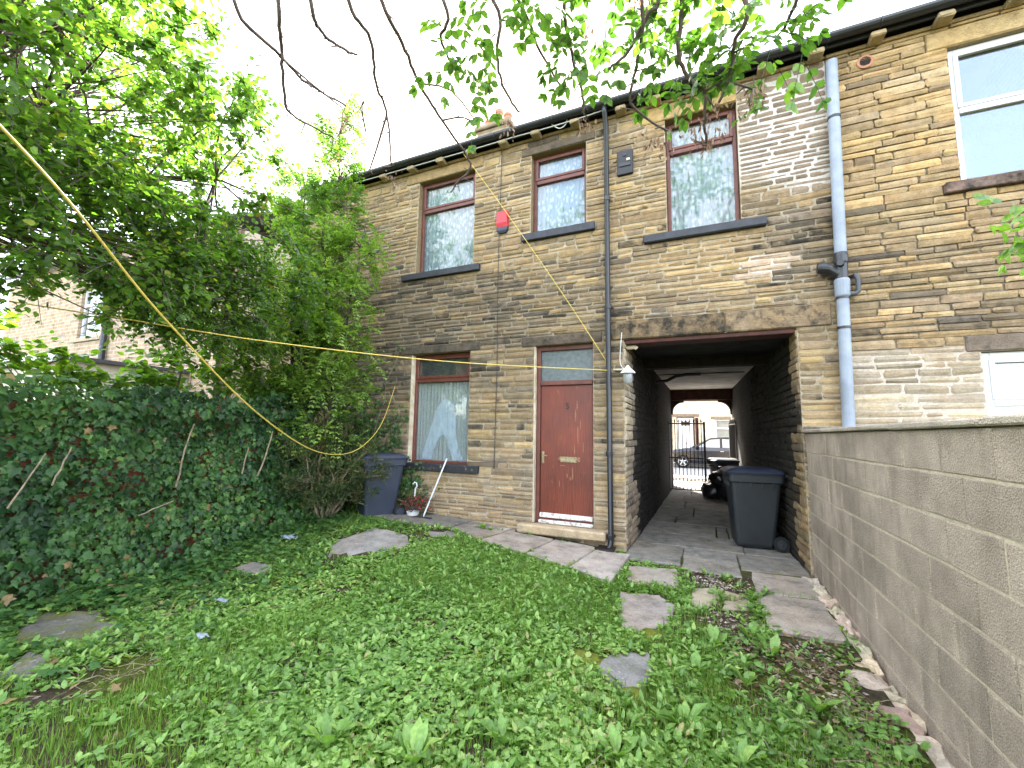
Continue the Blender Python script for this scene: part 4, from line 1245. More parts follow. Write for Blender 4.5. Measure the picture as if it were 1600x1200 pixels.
rough_rock((.95, -2.72, -.19), (.12, .13, .06), 2, .4, 'loose_stone', None, (.38, .28, .24, 0), seed=37, label='flat reddish stone fallen against the wall footing', cat='stone')

# ================================================================== wheelie bins
def wheelie_bin(loc, rz, body, lid, label, h=1.06, open_lid=False, sc=1.0):
    """front faces -y before rotation; wheels and handle at the back"""
    o = empty('wheelie_bin', (0, 0, 0), label=label, cat='wheelie bin')
    hh = h - .12
    b = MB()
    rings = []
    for t_ in (0, .04, .5, .96, 1.0):
        hx = .215 + (.285 - .215) * t_; hy = .235 + (.33 - .235) * t_
        cy = -.03 * (1 - t_)
        rings.append(rrect(0, cy, hx - (.015 if t_ == 0 else 0), hy - (.015 if t_ == 0 else 0), .05, .02 + hh * t_, 5))
    b.loft(rings); b.build('body', MAT[body], o, smooth=False)
    r = MB(); r.loft([rrect(0, 0, .285, .33, .05, .90 * hh, 5), rrect(0, 0, .305, .35, .055, .915 * hh, 5), rrect(0, 0, .31, .355, .055, hh + .018, 5), rrect(0, 0, .28, .325, .05, hh + .022, 5)])
    r.build('rim', MAT[body], o)
    rb = MB()
    for x in (-.2, -.1, 0, .1, .2): rb.box(x - .006, x + .006, -.348, -.33, .84 * hh, .912 * hh)
    for y in (-.2, -.07, .07, .2):
        rb.box(-.305, -.284, y - .006, y + .006, .85 * hh, .912 * hh); rb.box(.284, .305, y - .006, y + .006, .85 * hh, .912 * hh)
    rb.build('ribs', MAT[body], o)
    l = MB()
    l.loft([rrect(0, -.012, .325, .372, .06, hh + .02, 6), rrect(0, -.012, .33, .377, .06, hh + .045, 6), rrect(0, -.005, .305, .35, .06, hh + .072, 6), rrect(0, .01, .27, .30, .06, hh + .098, 6), rrect(0, .02, .2, .22, .06, hh + .106, 6)])
    lo = l.build('lid', MAT[lid], o, smooth=False)
    if open_lid:
        lo.location = (0, .36, hh + .03); lo.rotation_euler = (math.radians(18), 0, 0)
        for v in lo.data.vertices: v.co -= Vector((0, .36, hh + .03))
    MB().tube([(-.24, .33, hh - .02), (-.24, .405, hh + .012), (.24, .405, hh + .012), (.24, .33, hh - .02)], .016, 8).build('handle', MAT[body], o)
    MB().tube([(-.29, .27, .1), (.29, .27, .1)], .012, 8).build('axle', MAT['iron'], o)
    for s in (-1, 1):
        w = MB().lathe([(.06, -.025), (.098, -.022), (.1, 0), (.098, .022), (.06, .025)], (s * .272, .27, .1), 20, 'x').build('wheel', MAT['tyre'], o)
        hub = MB().lathe([(.062, -.027), (.05, -.02), (.018, -.02), (.015, -.032), (.005, -.034)] if s < 0 else [(.062, .027), (.05, .02), (.018, .02), (.015, .032), (.005, .034)], (s * .272, .27, .1), 16, 'x').build('hub', MAT[body], w)
    o.location = loc; o.rotation_euler = (0, 0, math.radians(rz)); o.scale = (sc, sc, sc)
    return o
wheelie_bin((-4.87, -.46, .075), -33, 'bin_blue', 'bin_blue', 'blue-grey wheelie bin beside the conifer under the downstairs window', 1.03)
wheelie_bin((.62, 1.12, -.083), -84, 'bin_dark', 'bin_lid', 'charcoal wheelie bin with dark blue lid just inside the passage', 1.12)
wheelie_bin((.44, 6.75, -.083), 20, 'bin_dark', 'bin_dark', 'black bin with rubbish bags heaped at its foot near the iron gate', 1.04, False, .95)

def bag(c, s, seed, label):
    o = empty('rubbish_bag', (c[0], c[1], c[2] - s[2]), label=label, cat='rubbish bag', group='rubbish bags by the gate')
    bm = bmesh.new(); bmesh.ops.create_icosphere(bm, subdivisions=3, radius=1.0)
    for v in bm.verts:
        q = v.co.copy(); k = 1 + .22 * mnoise.noise(q * 2.2 + Vector((seed * 4, 0, 0))) + .10 * mnoise.noise(q * 6 + Vector((seed, 2, 0)))
        zz = max(q.z * k, -.82)
        if q.z > .75: k *= .75
        v.co = Vector((c[0] + q.x * s[0] * k, c[1] + q.y * s[1] * k, c[2] + zz * s[2]))
    bm.verts.index_update(); mb = MB().add([v.co[:] for v in bm.verts], [[v.index for v in f.verts] for f in bm.faces]); bm.free()
    mb.build('sack', MAT['bag'], o, smooth=True)
    MB().lathe([(.05, 0), (.025, .04), (.06, .12), (.03, .13)], (c[0], c[1], c[2] + s[2] * .82), 7).build('tied_neck', MAT['bag'], o)
bag((.20, 6.0, .10), (.30, .26, .22), 1, 'black rubbish bag at the bottom of the heap by the gate')
bag((.56, 5.75, .14), (.32, .26, .26), 2, 'bulging black rubbish bag nearest the passage wall')
bag((.36, 6.05, .42), (.28, .24, .21), 3, 'black rubbish bag on top of the heap by the gate')
bag((.10, 6.5, .10), (.22, .22, .20), 4, 'black rubbish bag pushed up against the iron gate')

# ================================================================== iron gate in the passage
def gate_leaf(x0, x1, label, loc, rz, n):
    """leaf from its hinge at the origin along +x"""
    w = x1 - x0
    o = empty('iron_gate', (0, 0, 0), label=label, cat='gate')
    z0, z1 = 0.03, 1.92
    MB().box(0, .03, -.015, .015, z0, z1 + .03, .003).build('hinge_stile', MAT['iron'], o)
    MB().box(w - .055, w, -.02, .02, z0 - .02, z1 + .03, .003).build('lock_stile', MAT['iron'], o)
    for z in (z0 + .02, .92, z1 - .04):
        MB().box(.03, w - .055, -.012, .012, z, z + .035, .002).build('rail', MAT['iron'], o)
    bar0 = None
    for k in range(n):
        x = .03 + (w - .085) * (k + .5) / n
        if bar0 is None:
            m = MB().tube([(0, 0, z0 + .03), (0, 0, z1 + .02)], .0115, 6).lathe([(.0115, 0), (.022, .015), (.022, .02), (.012, .05), (.001, .11)], (0, 0, z1 + .02), 6)
            bar0 = m.build('bar', MAT['iron'], o); bar0.location = (x, 0, 0)
        else:
            b = bar0.copy(); COL.objects.link(b); b.location = (x, 0, 0)
    o.location = loc; o.rotation_euler = (0, 0, math.radians(rz))
    MB
    return o
gate_leaf(0, .97, 'closed left leaf of the spear-topped black iron gate in the passage', (-.93, 7.0, -.085), 0, 9)
gate_leaf(0, .85, 'open right leaf of the spear-topped black iron gate folded towards the street', (.80, 7.05, -.085), 98, 9)

# ================================================================== small things on the wall and by the door
def lantern():
    o = empty('wall_lantern', (-.93, -.12, 2.2), label='small white capped wall lantern at the corner of the passage', cat='lantern')
    MB().tube([(-1.14, -.06, 2.37), (-1.03, -.10, 2.36), (-.93, -.14, 2.36)], .014, 8).build('arm', MAT['creampaint'], o)
    MB().lathe([(.105, 0), (.10, .012), (.03, .085), (.015, .11), (.002, .115)], (-.93, -.14, 2.30), 12).build('cap', MAT['whiteplastic'], o)
    g = NT('lantern_glass'); p = g.bsdf((.7, .72, .74), .15, .5); p.inputs['Transmission Weight'].default_value = .6
    MB().lathe([(.06, 0), (.065, -.02), (.058, -.13), (.03, -.15)], (-.93, -.14, 2.30), 12).build('glass_jar', g.m, o, smooth=True)
lantern()
def alarm():
    o = empty('alarm_box', (-2.94, -.05, 4.73), label='red alarm box with dark base between the two left upper windows', cat='alarm box')
    MB().loft([rrect(-2.94, -.03, .105, .028, .02, 4.83, 3), rrect(-2.94, -.035, .105, .04, .02, 4.9, 3), rrect(-2.94, -.035, .10, .04, .02, 5.09, 3), rrect(-2.94, -.03, .085, .03, .02, 5.11, 3)]).build('cover', MAT['redplastic'], o)
    MB().loft([rrect(-2.94, -.03, .07, .02, .015, 4.735, 3), rrect(-2.94, -.03, .10, .032, .02, 4.775, 3), rrect(-2.94, -.03, .105, .036, .02, 4.828, 3)]).build('base', MAT['bin_lid'], o)
alarm()
def meterbox():
    o = empty('backplate_box', (-.945, -.03, 5.28), label='empty black box backplate on the wall beside the downpipe', cat='box')
    MB().box(-1.06, -.83, -.055, 0, 5.28, 5.66, .008).build('plate', MAT['fascia'], o)
    MB().box(-1.03, -.86, -.068, -.056, 5.40, 5.46, .004).build('clip', MAT['gutter'], o)
    MB().box(-.92, -.87, -.068, -.056, 5.48, 5.52, .004).build('clip', MAT['creampaint'], o)
    MB().box(-.97, -.92, -.065, -.056, 5.56, 5.60, .004).build('clip', MAT['gutter'], o)
meterbox()

def broom():
    o = empty('broom', (-4.08, -.36, .05), label='broom with pale metal handle leaning against the black window sill', cat='broom')
    MB().tube([(-4.06, -.36, .12), (-3.82, -.10, 1.03)], .013, 10).build('handle', MAT['steelhandle'], o)
    MB().box(-4.22, -3.90, -.40, -.33, .085, .13, .01).build('head', MAT['bristle'], o)
    b = MB()
    for k in range(60):
        x = -4.21 + .30 * k / 59; b.tube([(x, -.365 + R.uniform(-.025, .025), .087), (x + R.uniform(-.015, .015), -.365 + R.uniform(-.045, .045), .047)], .004, 3)
    b.build('bristles', MAT['bristle'], o, kind='stuff')
    MB().lathe([(.018, 0), (.022, .02), (.016, .09)], (-4.068, -.368, .10), 8).build('socket', MAT['gutter'], o)
broom()

def basket():
    c = (-4.30, -.30, .08)
    o = empty('hanging_basket', c, label='white hanging basket of straggly red flowers standing on the path by the broom', cat='plant pot')
    MB().lathe([(.05, 0), (.085, .03), (.10, .09), (.105, .105), (.095, .105), (.08, .05), (.04, .03)], c, 16).build('pot', MAT['cable_white'], o)
    st = MB(); pos = []; 
    for k in range(46):
        a = R.uniform(0, 6.28); h = R.uniform(.15, .40); r = R.uniform(.08, .34)
        tip = (c[0] + math.cos(a) * r, c[1] + math.sin(a) * r * .6, c[2] + h)
        mid = (c[0] + math.cos(a) * r * .45, c[1] + math.sin(a) * r * .3, c[2] + h * .8)
        st.tube([(c[0], c[1], c[2] + .12), mid, tip], [.004, .003, .0015], 4); pos.append(tip); pos.append(mid)
    st.build('stems', MAT['twig'], o)
    P = np.array(pos); N = 330; i = NR.integers(0, len(P), N)
    leaf_cloud('foliage', P[i] + NR.normal(size=(N, 3)) * .03, rand_unit(N) + [0, 0, -.3], rand_unit(N) + [0, -.3, .8], NR.uniform(.025, .05, N), NR.uniform(0, .5, N), 'ovate', MAT['dead'], o, kind='stuff')
    i = NR.integers(0, len(P), 190)
    leaf_cloud('greenery', P[i] + NR.normal(size=(190, 3)) * .03, rand_unit(190), rand_unit(190) + [0, 0, .8], NR.uniform(.025, .045, 190), NR.uniform(0, .4, 190), 'ovate', MAT['leaf_big'], o, kind='stuff')
    i = NR.integers(0, len(P), 150)
    leaf_cloud('flowers', P[i] + NR.normal(size=(150, 3)) * .025, rand_unit(150) + [0, -.3, -.8], rand_unit(150), NR.uniform(.025, .045, 150), NR.uniform(0, 1, 150), 'ovate', MAT['petal'], o, kind='stuff')
    MB().tube([(c[0] + .02, c[1], c[2] + .30), (c[0] + .03, c[1], c[2] + .46), (c[0] + .06, c[1], c[2] + .50), (c[0] + .05, c[1], c[2] + .55), (c[0] + .01, c[1], c[2] + .56), (c[0] - .02, c[1], c[2] + .53)], .011, 8).build('hook', MAT['whiteplastic'], o)
basket()

def smooth_pts(p, n=6):
    p = [Vector(q) for q in p]; out = []
    for i in range(len(p) - 1):
        a = p[max(i - 1, 0)]; b = p[i]; c = p[i + 1]; d = p[min(i + 2, len(p) - 1)]
        for k in range(n):
            t_ = k / n
            out.append(.5 * ((2 * b) + (c - a) * t_ + (2 * a - 5 * b + 4 * c - d) * t_ ** 2 + (3 * b - a - 3 * c + d) * t_ ** 3))
    out.append(p[-1]); return out
def line(pts, r, mat, label, cat='washing line', name='washing_line'):
    o = MB().tube(smooth_pts(pts, 10), r, 6).build(name, MAT[mat], smooth=True, label=label, cat=cat)
line([(-1.75, -6.83, 3.05), (-2.37, -5.55, 2.56), (-2.75, -4.78, 2.07), (-3.17, -3.88, 1.58), (-3.65, -2.88, 1.24), (-4.11, -1.93, 1.17), (-4.52, -1.1, 1.34), (-4.81, -.5, 1.66), (-5.0, -.03, 2.25)],
     .0055, 'rope', 'slack yellow washing line looping down past the conifer to the downstairs window')
line([(-7.3, -6.05, 2.78), (-5.77, -4.57, 2.57), (-5.1, -3.92, 2.49), (-4.22, -3.06, 2.38), (-2.83, -1.71, 2.31), (-1.15, -.05, 2.36)], .0065, 'rope', 'taut yellow washing line strung across the yard to the downpipe')
line([(-3.72, -.14, ZT + .1), (-2.86, -.12, 5.07), (-1.87, -.1, 3.54), (-1.16, -.06, 2.37)], .006, 'rope', 'yellow line slung down the wall from the eaves to the passage corner')
line([(XL, -.17, ZT + .04)] + [(x, -.175, ZT + .04 + R.uniform(-.008, .008)) for x in np.arange(-7, -1.2, .6)] + [(-1.24, -.175, ZT + .06)], .009, 'cable_white', 'white cable clipped under the gutter', 'cable', 'eaves_cable')
line([(-2.05, -.175, ZT + .08), (-1.93, -.16, ZT - .02), (-1.83, -.15, ZT + .02), (-1.80, -.16, ZT + .10)], .008, 'cable_white', 'loop of white cable hanging from the gutter over the middle window', 'cable', 'eaves_cable')
line([(-2.99, -.035, ZT), (-2.98, -.035, 5.95), (-3.0, -.038, 4.2), (-2.985, -.035, 2.6), (-3.0, -.035, .9)], .006, 'cable_black', 'thin black cable running down the wall past the alarm box', 'cable', 'wall_cable')
line([(-1.02, -.05, 2.9), (-1.05, -.04, 2.5), (-1.0, -.04, 2.38)], .006, 'cable_white', 'short cable feeding the white wall lantern', 'cable', 'lantern_cable')

# litter
def scrap(c, s, rz, mat, label):
    mb = MB(); n = 6
    for j in range(n):
        for i in range(n):
            u, v = i / (n - 1) - .5, j / (n - 1) - .5
            x = c[0] + (u * math.cos(rz) - v * math.sin(rz)) * s; y = c[1] + (u * math.sin(rz) + v * math.cos(rz)) * s * .6
            mb.v.append((x, y, c[2] + s * .25 * mnoise.noise(Vector((u * 3, v * 3, c[0] * 5))) + .02))
    mb.f = [(j * n + i, j * n + i + 1, (j + 1) * n + i + 1, (j + 1) * n + i) for j in range(n - 1) for i in range(n - 1)]
    o = mb.build('litter_scrap', MAT[mat], smooth=True, label=label, cat='litter')
    md = o.modifiers.new('thickness', 'SOLIDIFY'); md.thickness = .002
scrap((-5.05, -1.95, .03), .22, .9, 'greypipe', 'crumpled grey plastic sheet lying at the foot of the ivy')
scrap((-3.95, -3.5, -.08), .12, .3, 'greypipe', 'white paper scrap in the weeds near the mossy slab')
scrap((-3.45, -3.95, -.1), .09, 1.2, 'greypipe', 'torn pale wrapper lying in the lawn')

# ================================================================== the car in the street
def car():
    o = empty('parked_car', (0, 0, 0), label='dark blue hatchback parked across the street beyond the gate', cat='car')
    L, W = 4.1, .86
    # stations along the length: x, bonnet/belt height, half width
    st = [(-2.05, .46, .62, .50), (-2.0, .36, .70, .70), (-1.8, .26, .80, .80), (-1.2, .22, .92, .85), (-.75, .22, .96, .86), (0, .22, .97, .86), (.9, .22, .98, .86), (1.6, .24, .98, .85), (1.95, .30, .94, .80), (2.05, .42, .86, .70)]
    rings = []
    for x, zb, zt, hw in st:
        rings.append([(x, -hw * .88, zb), (x, -hw, zb + .16), (x, -hw, zt - .14), (x, -hw * .93, zt), (x, hw * .93, zt), (x, hw, zt - .14), (x, hw, zb + .16), (x, hw * .88, zb)])
    MB().loft(rings).build('body', MAT['carpaint'], o, smooth=False)
    cab = [(-.95, .93, .935, .78), (-.45, .93, 1.22, .74), (-.05, .93, 1.43, .68), (.6, .93, 1.48, .67), (1.3, .93, 1.42, .67), (1.75, .93, 1.15, .72), (1.98, .93, .95, .74)]
    MB().loft([[(x, -.80, zb), (x, -hw, zt - .03), (x, -hw * .85, zt), (x, hw * .85, zt), (x, hw, zt - .03), (x, .80, zb)] for x, zb, zt, hw in cab]).build('cabin', MAT['carpaint'], o)
    gl = simple('pale_car_window', (.32, .38, .44), (.25, .3, .36), 1, .06, 0, 30, .8)  # bluish sky reflection put into the side glass colour
    for s in (-1, 1):
        for poly in ([(-.62, .985), (-.08, 1.34), (.32, 1.38), (.32, .985)], [(.42, .985), (.42, 1.38), (1.05, 1.36), (1.30, 1.02), (1.28, .985)]):
            yy = lambda z: s * (.80 - (z - .93) / .5 * .115 + .012)
            MB().loft([[(x, yy(z) - d * s, z) for x, z in poly] for d in (0, .02)]).build('side_window', gl, o)
    MB().add([(-.90, -.68, .99), (-.10, -.60, 1.395), (-.10, .60, 1.395), (-.90, .68, .99), (-.92, -.68, .97), (-.12, -.60, 1.375), (-.12, .60, 1.375), (-.92, .68, .97)],
             [(0, 1, 2, 3), (4, 7, 6, 5), (0, 4, 5, 1), (3, 2, 6, 7), (0, 3, 7, 4), (1, 5, 6, 2)]).build('windscreen', MAT['cartrim'], o)
    for s in (-1, 1):
        for x in (-1.28, 1.28):
            w = empty('wheel', (x, s * .78, .31), o)
            MB().lathe([(.20, -.09), (.30, -.09), (.315, -.05), (.315, .05), (.30, .09), (.20, .09)], (x, s * .79, .31), 24, 'y').build('tyre', MAT['tyre'], w)
            r = MB().lathe([(.205, -.02), (.205, .0), (.19, .0), (.18, -.02)], (x, s * .79 + s * .085, .31), 24, 'y')
            for k in range(5):
                a = k * 1.2566 + .3; ca, sa = math.cos(a), math.sin(a)
                r.tube([(x + .03 * ca, s * .885, .31 + .03 * sa), (x + .2 * ca, s * .88, .31 + .2 * sa)], [.035, .022], 6)
            r.lathe([(.05, 0), (.05, s * .02), (.02, s * .025)], (x, s * .875, .31), 12, 'y')
            r.build('rim', MAT['alloy'], w)
        MB().box(-.72, -.55, s * .86 + (-.12 if s < 0 else 0), s * .86 + (0 if s < 0 else .12), .96, 1.08, .03).build('wing_mirror', MAT['carpaint'], o)
        MB().loft([rrect(-1.93, s * .58, .10, .14, .05, .60, 4), rrect(-1.86, s * .60, .10, .14, .05, .72, 4)]).build('headlight', MAT['headlight'], o)
        MB().box(.33, .47, s * .862, s * .872, .80, .83, .004).build('door_handle', MAT['alloy'], o)
        MB().box(.36, .372, s * .861, s * .866, .35, .95).build('door_seam', MAT['cartrim'], o)
    MB().box(-2.08, -1.98, -.55, .55, .36, .5, .02).build('bumper_grille', MAT['cartrim'], o)
    o.location = (.34, 16.7, -.02)
car()

def moss(c, r, seed, label):
    mb = MB(); n, m = 18, 5
    mb.v.append((c[0], c[1], ground_z(*c) + .03))
    for j in range(1, m + 1):
        for i in range(n):
            a = 2 * math.pi * i / n; q = r * j / m * (1 + .35 * mnoise.noise(Vector((math.cos(a) * 1.3 + seed, math.sin(a) * 1.3, 0))))
            x, y = c[0] + math.cos(a) * q, c[1] + math.sin(a) * q
            mb.v.append((x, y, ground_z(x, y) + .03 * (1 - (j / m) ** 2) + .008 * fnoise(x, y, 0, 18) - (.012 if j == m else 0)))
    mb.f = [(0, 1 + i, 1 + (i + 1) % n) for i in range(n)] + [(1 + (j - 1) * n + i, 1 + j * n + i, 1 + j * n + (i + 1) % n, 1 + (j - 1) * n + (i + 1) % n) for j in range(1, m) for i in range(n)]
    mb.build('moss_cushion', MAT['moss'], smooth=True, label=label, cat='moss')
MAT['moss'] = simple('yellow_green_moss', (.15, .17, .028), (.07, .085, .014), 30, .95, .9, 70, .1)
moss((-.84, -2.88), .15, 1, 'yellow moss cushion on the house side of the grey stepping stone')
moss((-.46, -3.16), .09, 2, 'small bright moss cushion in front of the grey stepping stone')
moss((-.42, -2.36), .14, 3, 'flat moss patch below the pale brown stepping stone')
for c_, r_ in (((-.84, -2.88), .11), ((-.46, -3.16), .07), ((-.42, -2.36), .10)):
    NOPLANT.append([(c_[0] + r_ * math.cos(a), c_[1] + r_ * math.sin(a)) for a in [k * .785 for k in range(8)]])
# ================================================================== trees
def limb(mb, a, b, r0, r1, seg=5, bend=.12, n=6):
    a, b = Vector(a), Vector(b); d = b - a; L = d.length
    pts, rad = [], []
    o1 = Vector((R.uniform(-1, 1), R.uniform(-1, 1), R.uniform(-.3, .8))) * bend * L
    for k in range(seg + 1):
        t_ = k / seg
        p = a + d * t_ + o1 * math.sin(math.pi * t_) * .5 + Vector((R.uniform(-1, 1), R.uniform(-1, 1), R.uniform(-1, 1))) * L * .015 * (0 < k < seg)
        pts.append(p); rad.append(r0 + (r1 - r0) * t_)
    mb.tube(pts, rad, n, caps=False)
    return pts

def sprays(centres, n_per, spread, droop, size, leaf='ovate', out_from=None, tint_f=None, twig=None, upw=.6):
    """leaves set along short drooping twigs around each centre"""
    P, T, N, S, C = [], [], [], [], []
    for c in centres:
        c = np.array(c)
        base = (c - out_from) if out_from is not None else NR.normal(size=3)
        base = base / (np.linalg.norm(base) + 1e-6)
        nt = max(1, n_per // 9); tt = NR.normal(0, .16)
        for k in range(nt):
            d = base * .5 + NR.normal(size=3) * .8; d[2] -= droop; d /= np.linalg.norm(d)
            L = spread * NR.uniform(.6, 1.3)
            s0 = c - d * L * .35
            if twig is not None and k % 3 == 0: twig.tube([tuple(s0), tuple(s0 + d * L * .5 + [0, 0, .03]), tuple(s0 + d * L)], [.005, .0035, .0015], 3, caps=False)
            for q in range(9):
                t_ = (q + .5) / 9 * 1.02
                side = np.cross(d, [0, 0, 1.0]) * (1 if q % 2 else -1)
                side /= (np.linalg.norm(side) + 1e-6)
                tip = d * .6 + side * .9 + NR.normal(size=3) * .28; tip[2] -= .25
                P.append(s0 + d * L * t_ + NR.normal(size=3) * .012); T.append(tip)
                nn = NR.normal(size=3) * .45; nn[2] += upw + .3; N.append(nn)
                S.append(size * NR.uniform(.6, 1.2)); C.append(.45 + tt + NR.normal(0, .16) + (.35 if NR.random() < .02 else 0))
    return map(np.array, (P, T, N, S, C))

# ---- big broad-leaved tree behind the ivy wall, crown leaning over it
def big_tree():
    o = empty('broadleaf_tree', (-7.3, -6.4, -.1), label='large dense broad-leaved tree leaning over the ivy-covered wall', cat='tree')
    tk = MB()
    base = Vector((-7.3, -6.4, -.15)); fork = Vector((-7.1, -6.1, 3.4))
    limb(tk, base, fork, .20, .15, 6, .05, 10)
    ell = [((-5.4, -4.6, 4.3), (1.5, 1.5, 1.5), 150), ((-5.2, -3.2, 4.4), (1.35, 1.3, 1.5), 120), ((-6.0, -2.2, 3.6), (1.3, 1.3, 1.2), 110), ((-4.3, -4.9, 4.4), (1.15, .95, 1.25), 110),
           ((-6.6, -3.8, 5.6), (1.8, 1.8, 1.5), 110), ((-4.9, -4.5, 3.1), (.9, 1.3, .7), 95), ((-6.2, -1.5, 2.9), (.8, .8, .8), 55), ((-5.6, -3.0, 3.0), (.9, 1.2, .55), 70), ((-7.6, -5.6, 4.4), (1.6, 1.5, 1.6), 60), ((-6.0, -5.8, 3.6), (1.2, 1.1, 1.3), 60)]
    cen = []
    for c, r, n in ell:
        hub = Vector(c)
        path = limb(tk, fork, hub, .06, .02, 6, .10, 7)
        for k in range(n):
            u = rand_unit(1)[0]; rr = NR.uniform(.35, 1.0) ** .5
            p = np.array(c) + u * np.array(r) * rr
            if fnoise(*p, 1.15) < -.28: continue
            # keep the sky open to the right of the crown
            px = cam_proj(p)
            if px[0] > 0 and px[1] < 560 and px[0] > 330 + px[1] * .42 + 25 * fnoise(p[0], p[1], p[2], 3): continue
            d0 = (p - np.array(CAMP)); 
            if np.linalg.norm(d0) < 2.4: continue
            cen.append(p)
            if k % 2 == 0:
                q = path[R.randrange(2, len(path))]
                limb(tk, q, p, .014, .004, 4, .12, 4)
    tk.build('trunk', MAT['bark'], o, smooth=True)
    tw = MB()
    P, T, N, S, C = sprays(cen, 81, .44, .35, .064, out_from=np.array([-6.3, -3.8, 4.2]), twig=tw)
    leaf_cloud('crown', P, T, N, S, C, 'ovate', MAT['leaf_big'], o, 1.25, kind='stuff')
    tw.build('twigs', MAT['twig'], o, kind='stuff')
    return len(P)
big_tree()

def pinnate(P, T, N, S, C, base, d, L, pairs, leaf, tint, rachis=None):
    """one compound leaf: paired leaflets along a drooping rachis"""
    d = np.array(d, float); d /= np.linalg.norm(d); base = np.array(base, float)
    side = np.cross(d, [0, 0, 1.0]); side /= (np.linalg.norm(side) + 1e-6)
    up = np.cross(side, d)
    pts = [base + d * L * t_ + np.array([0, 0, -.28 * L * t_ * t_]) for t_ in np.linspace(0, 1, pairs + 1)]
    if rachis is not None: rachis.tube([tuple(pts[0]), tuple(pts[len(pts) // 2]), tuple(pts[-1])], [.0018, .0014, .001], 3, caps=False)
    for i, p in enumerate(pts[1:]):
        last = i == pairs - 1
        for s in ((1, -1, 0) if last else (1, -1)):
            t = d * (1.0 if s == 0 else .55) + side * s * .85 + NR.normal(size=3) * .12; t[2] -= .35
            P.append(p); T.append(t); N.append(up + NR.normal(size=3) * .3); S.append(leaf * NR.uniform(.75, 1.15)); C.append(tint + NR.normal(0, .1))

# ---- slender ash-leaved tree against the house
def slim_tree():
    o = empty('ash_sapling', (-5.75, -1.2, -.05), label='slender light green ash sapling growing against the left end of the house', cat='tree')
    tk = MB(); cen = []
    stems = [((-5.75, -1.2, -.1), (-5.45, -1.15, 6.9), .045), ((-5.8, -1.2, -.1), (-6.1, -1.4, 5.9), .038), ((-5.7, -1.2, -.1), (-4.95, -1.0, 4.9), .035), ((-5.75, -1.25, -.1), (-6.7, -1.0, 6.6), .035),
             ((-5.7, -1.1, -.1), (-5.1, -1.15, 3.5), .025), ((-5.7, -1.15, -.1), (-5.35, -1.0, 5.6), .03), ((-5.8, -1.25, -.1), (-6.2, -1.2, 4.3), .03)]
    for a, b, r in stems:
        pts = limb(tk, a, b, r, .007, 12, .05, 7)
        for k in range(46):
            t_ = R.uniform(.30, 1.0) ** .9; q = pts[int(t_ * (len(pts) - 1))]
            ang = R.uniform(0, 6.28); l = R.uniform(.25, .95) * (1.25 - t_ * .7)
            e = q + Vector((math.cos(ang) * l, math.sin(ang) * l * .8, R.uniform(.0, .45)))
            limb(tk, q, e, .008, .003, 4, .15, 4); cen.append((np.array(e), np.array(q)))
    tk.build('trunk', MAT['bark'], o, smooth=True)
    P, T, N, S, C = [], [], [], [], []; rc = MB()
    for e, q in cen:
        dd = (e - q) / (np.linalg.norm(e - q) + 1e-6); tt = .80 + NR.normal(0, .15) - .12 * max(0, e[2] - 3.8)  # upper leaves tinted darker to offset the sunlight on them
        for k in range(9 if e[2] < 4.5 else 16):
            b = q + (e - q) * NR.uniform(.3, 1.05)
            d = dd * .6 + NR.normal(size=3) * .75; d[2] += .1
            pinnate(P, T, N, S, C, b, d, NR.uniform(.16, .30), 5, .060, tt, rc if k % 2 == 0 else None)
    leaf_cloud('crown', P, T, N, S, np.array(C), 'ovate', MAT['leaf_ash'], o, .85, kind='stuff')
    rc.build('leaf_stalks', MAT['leaf_ash'], o, kind='stuff')
slim_tree()

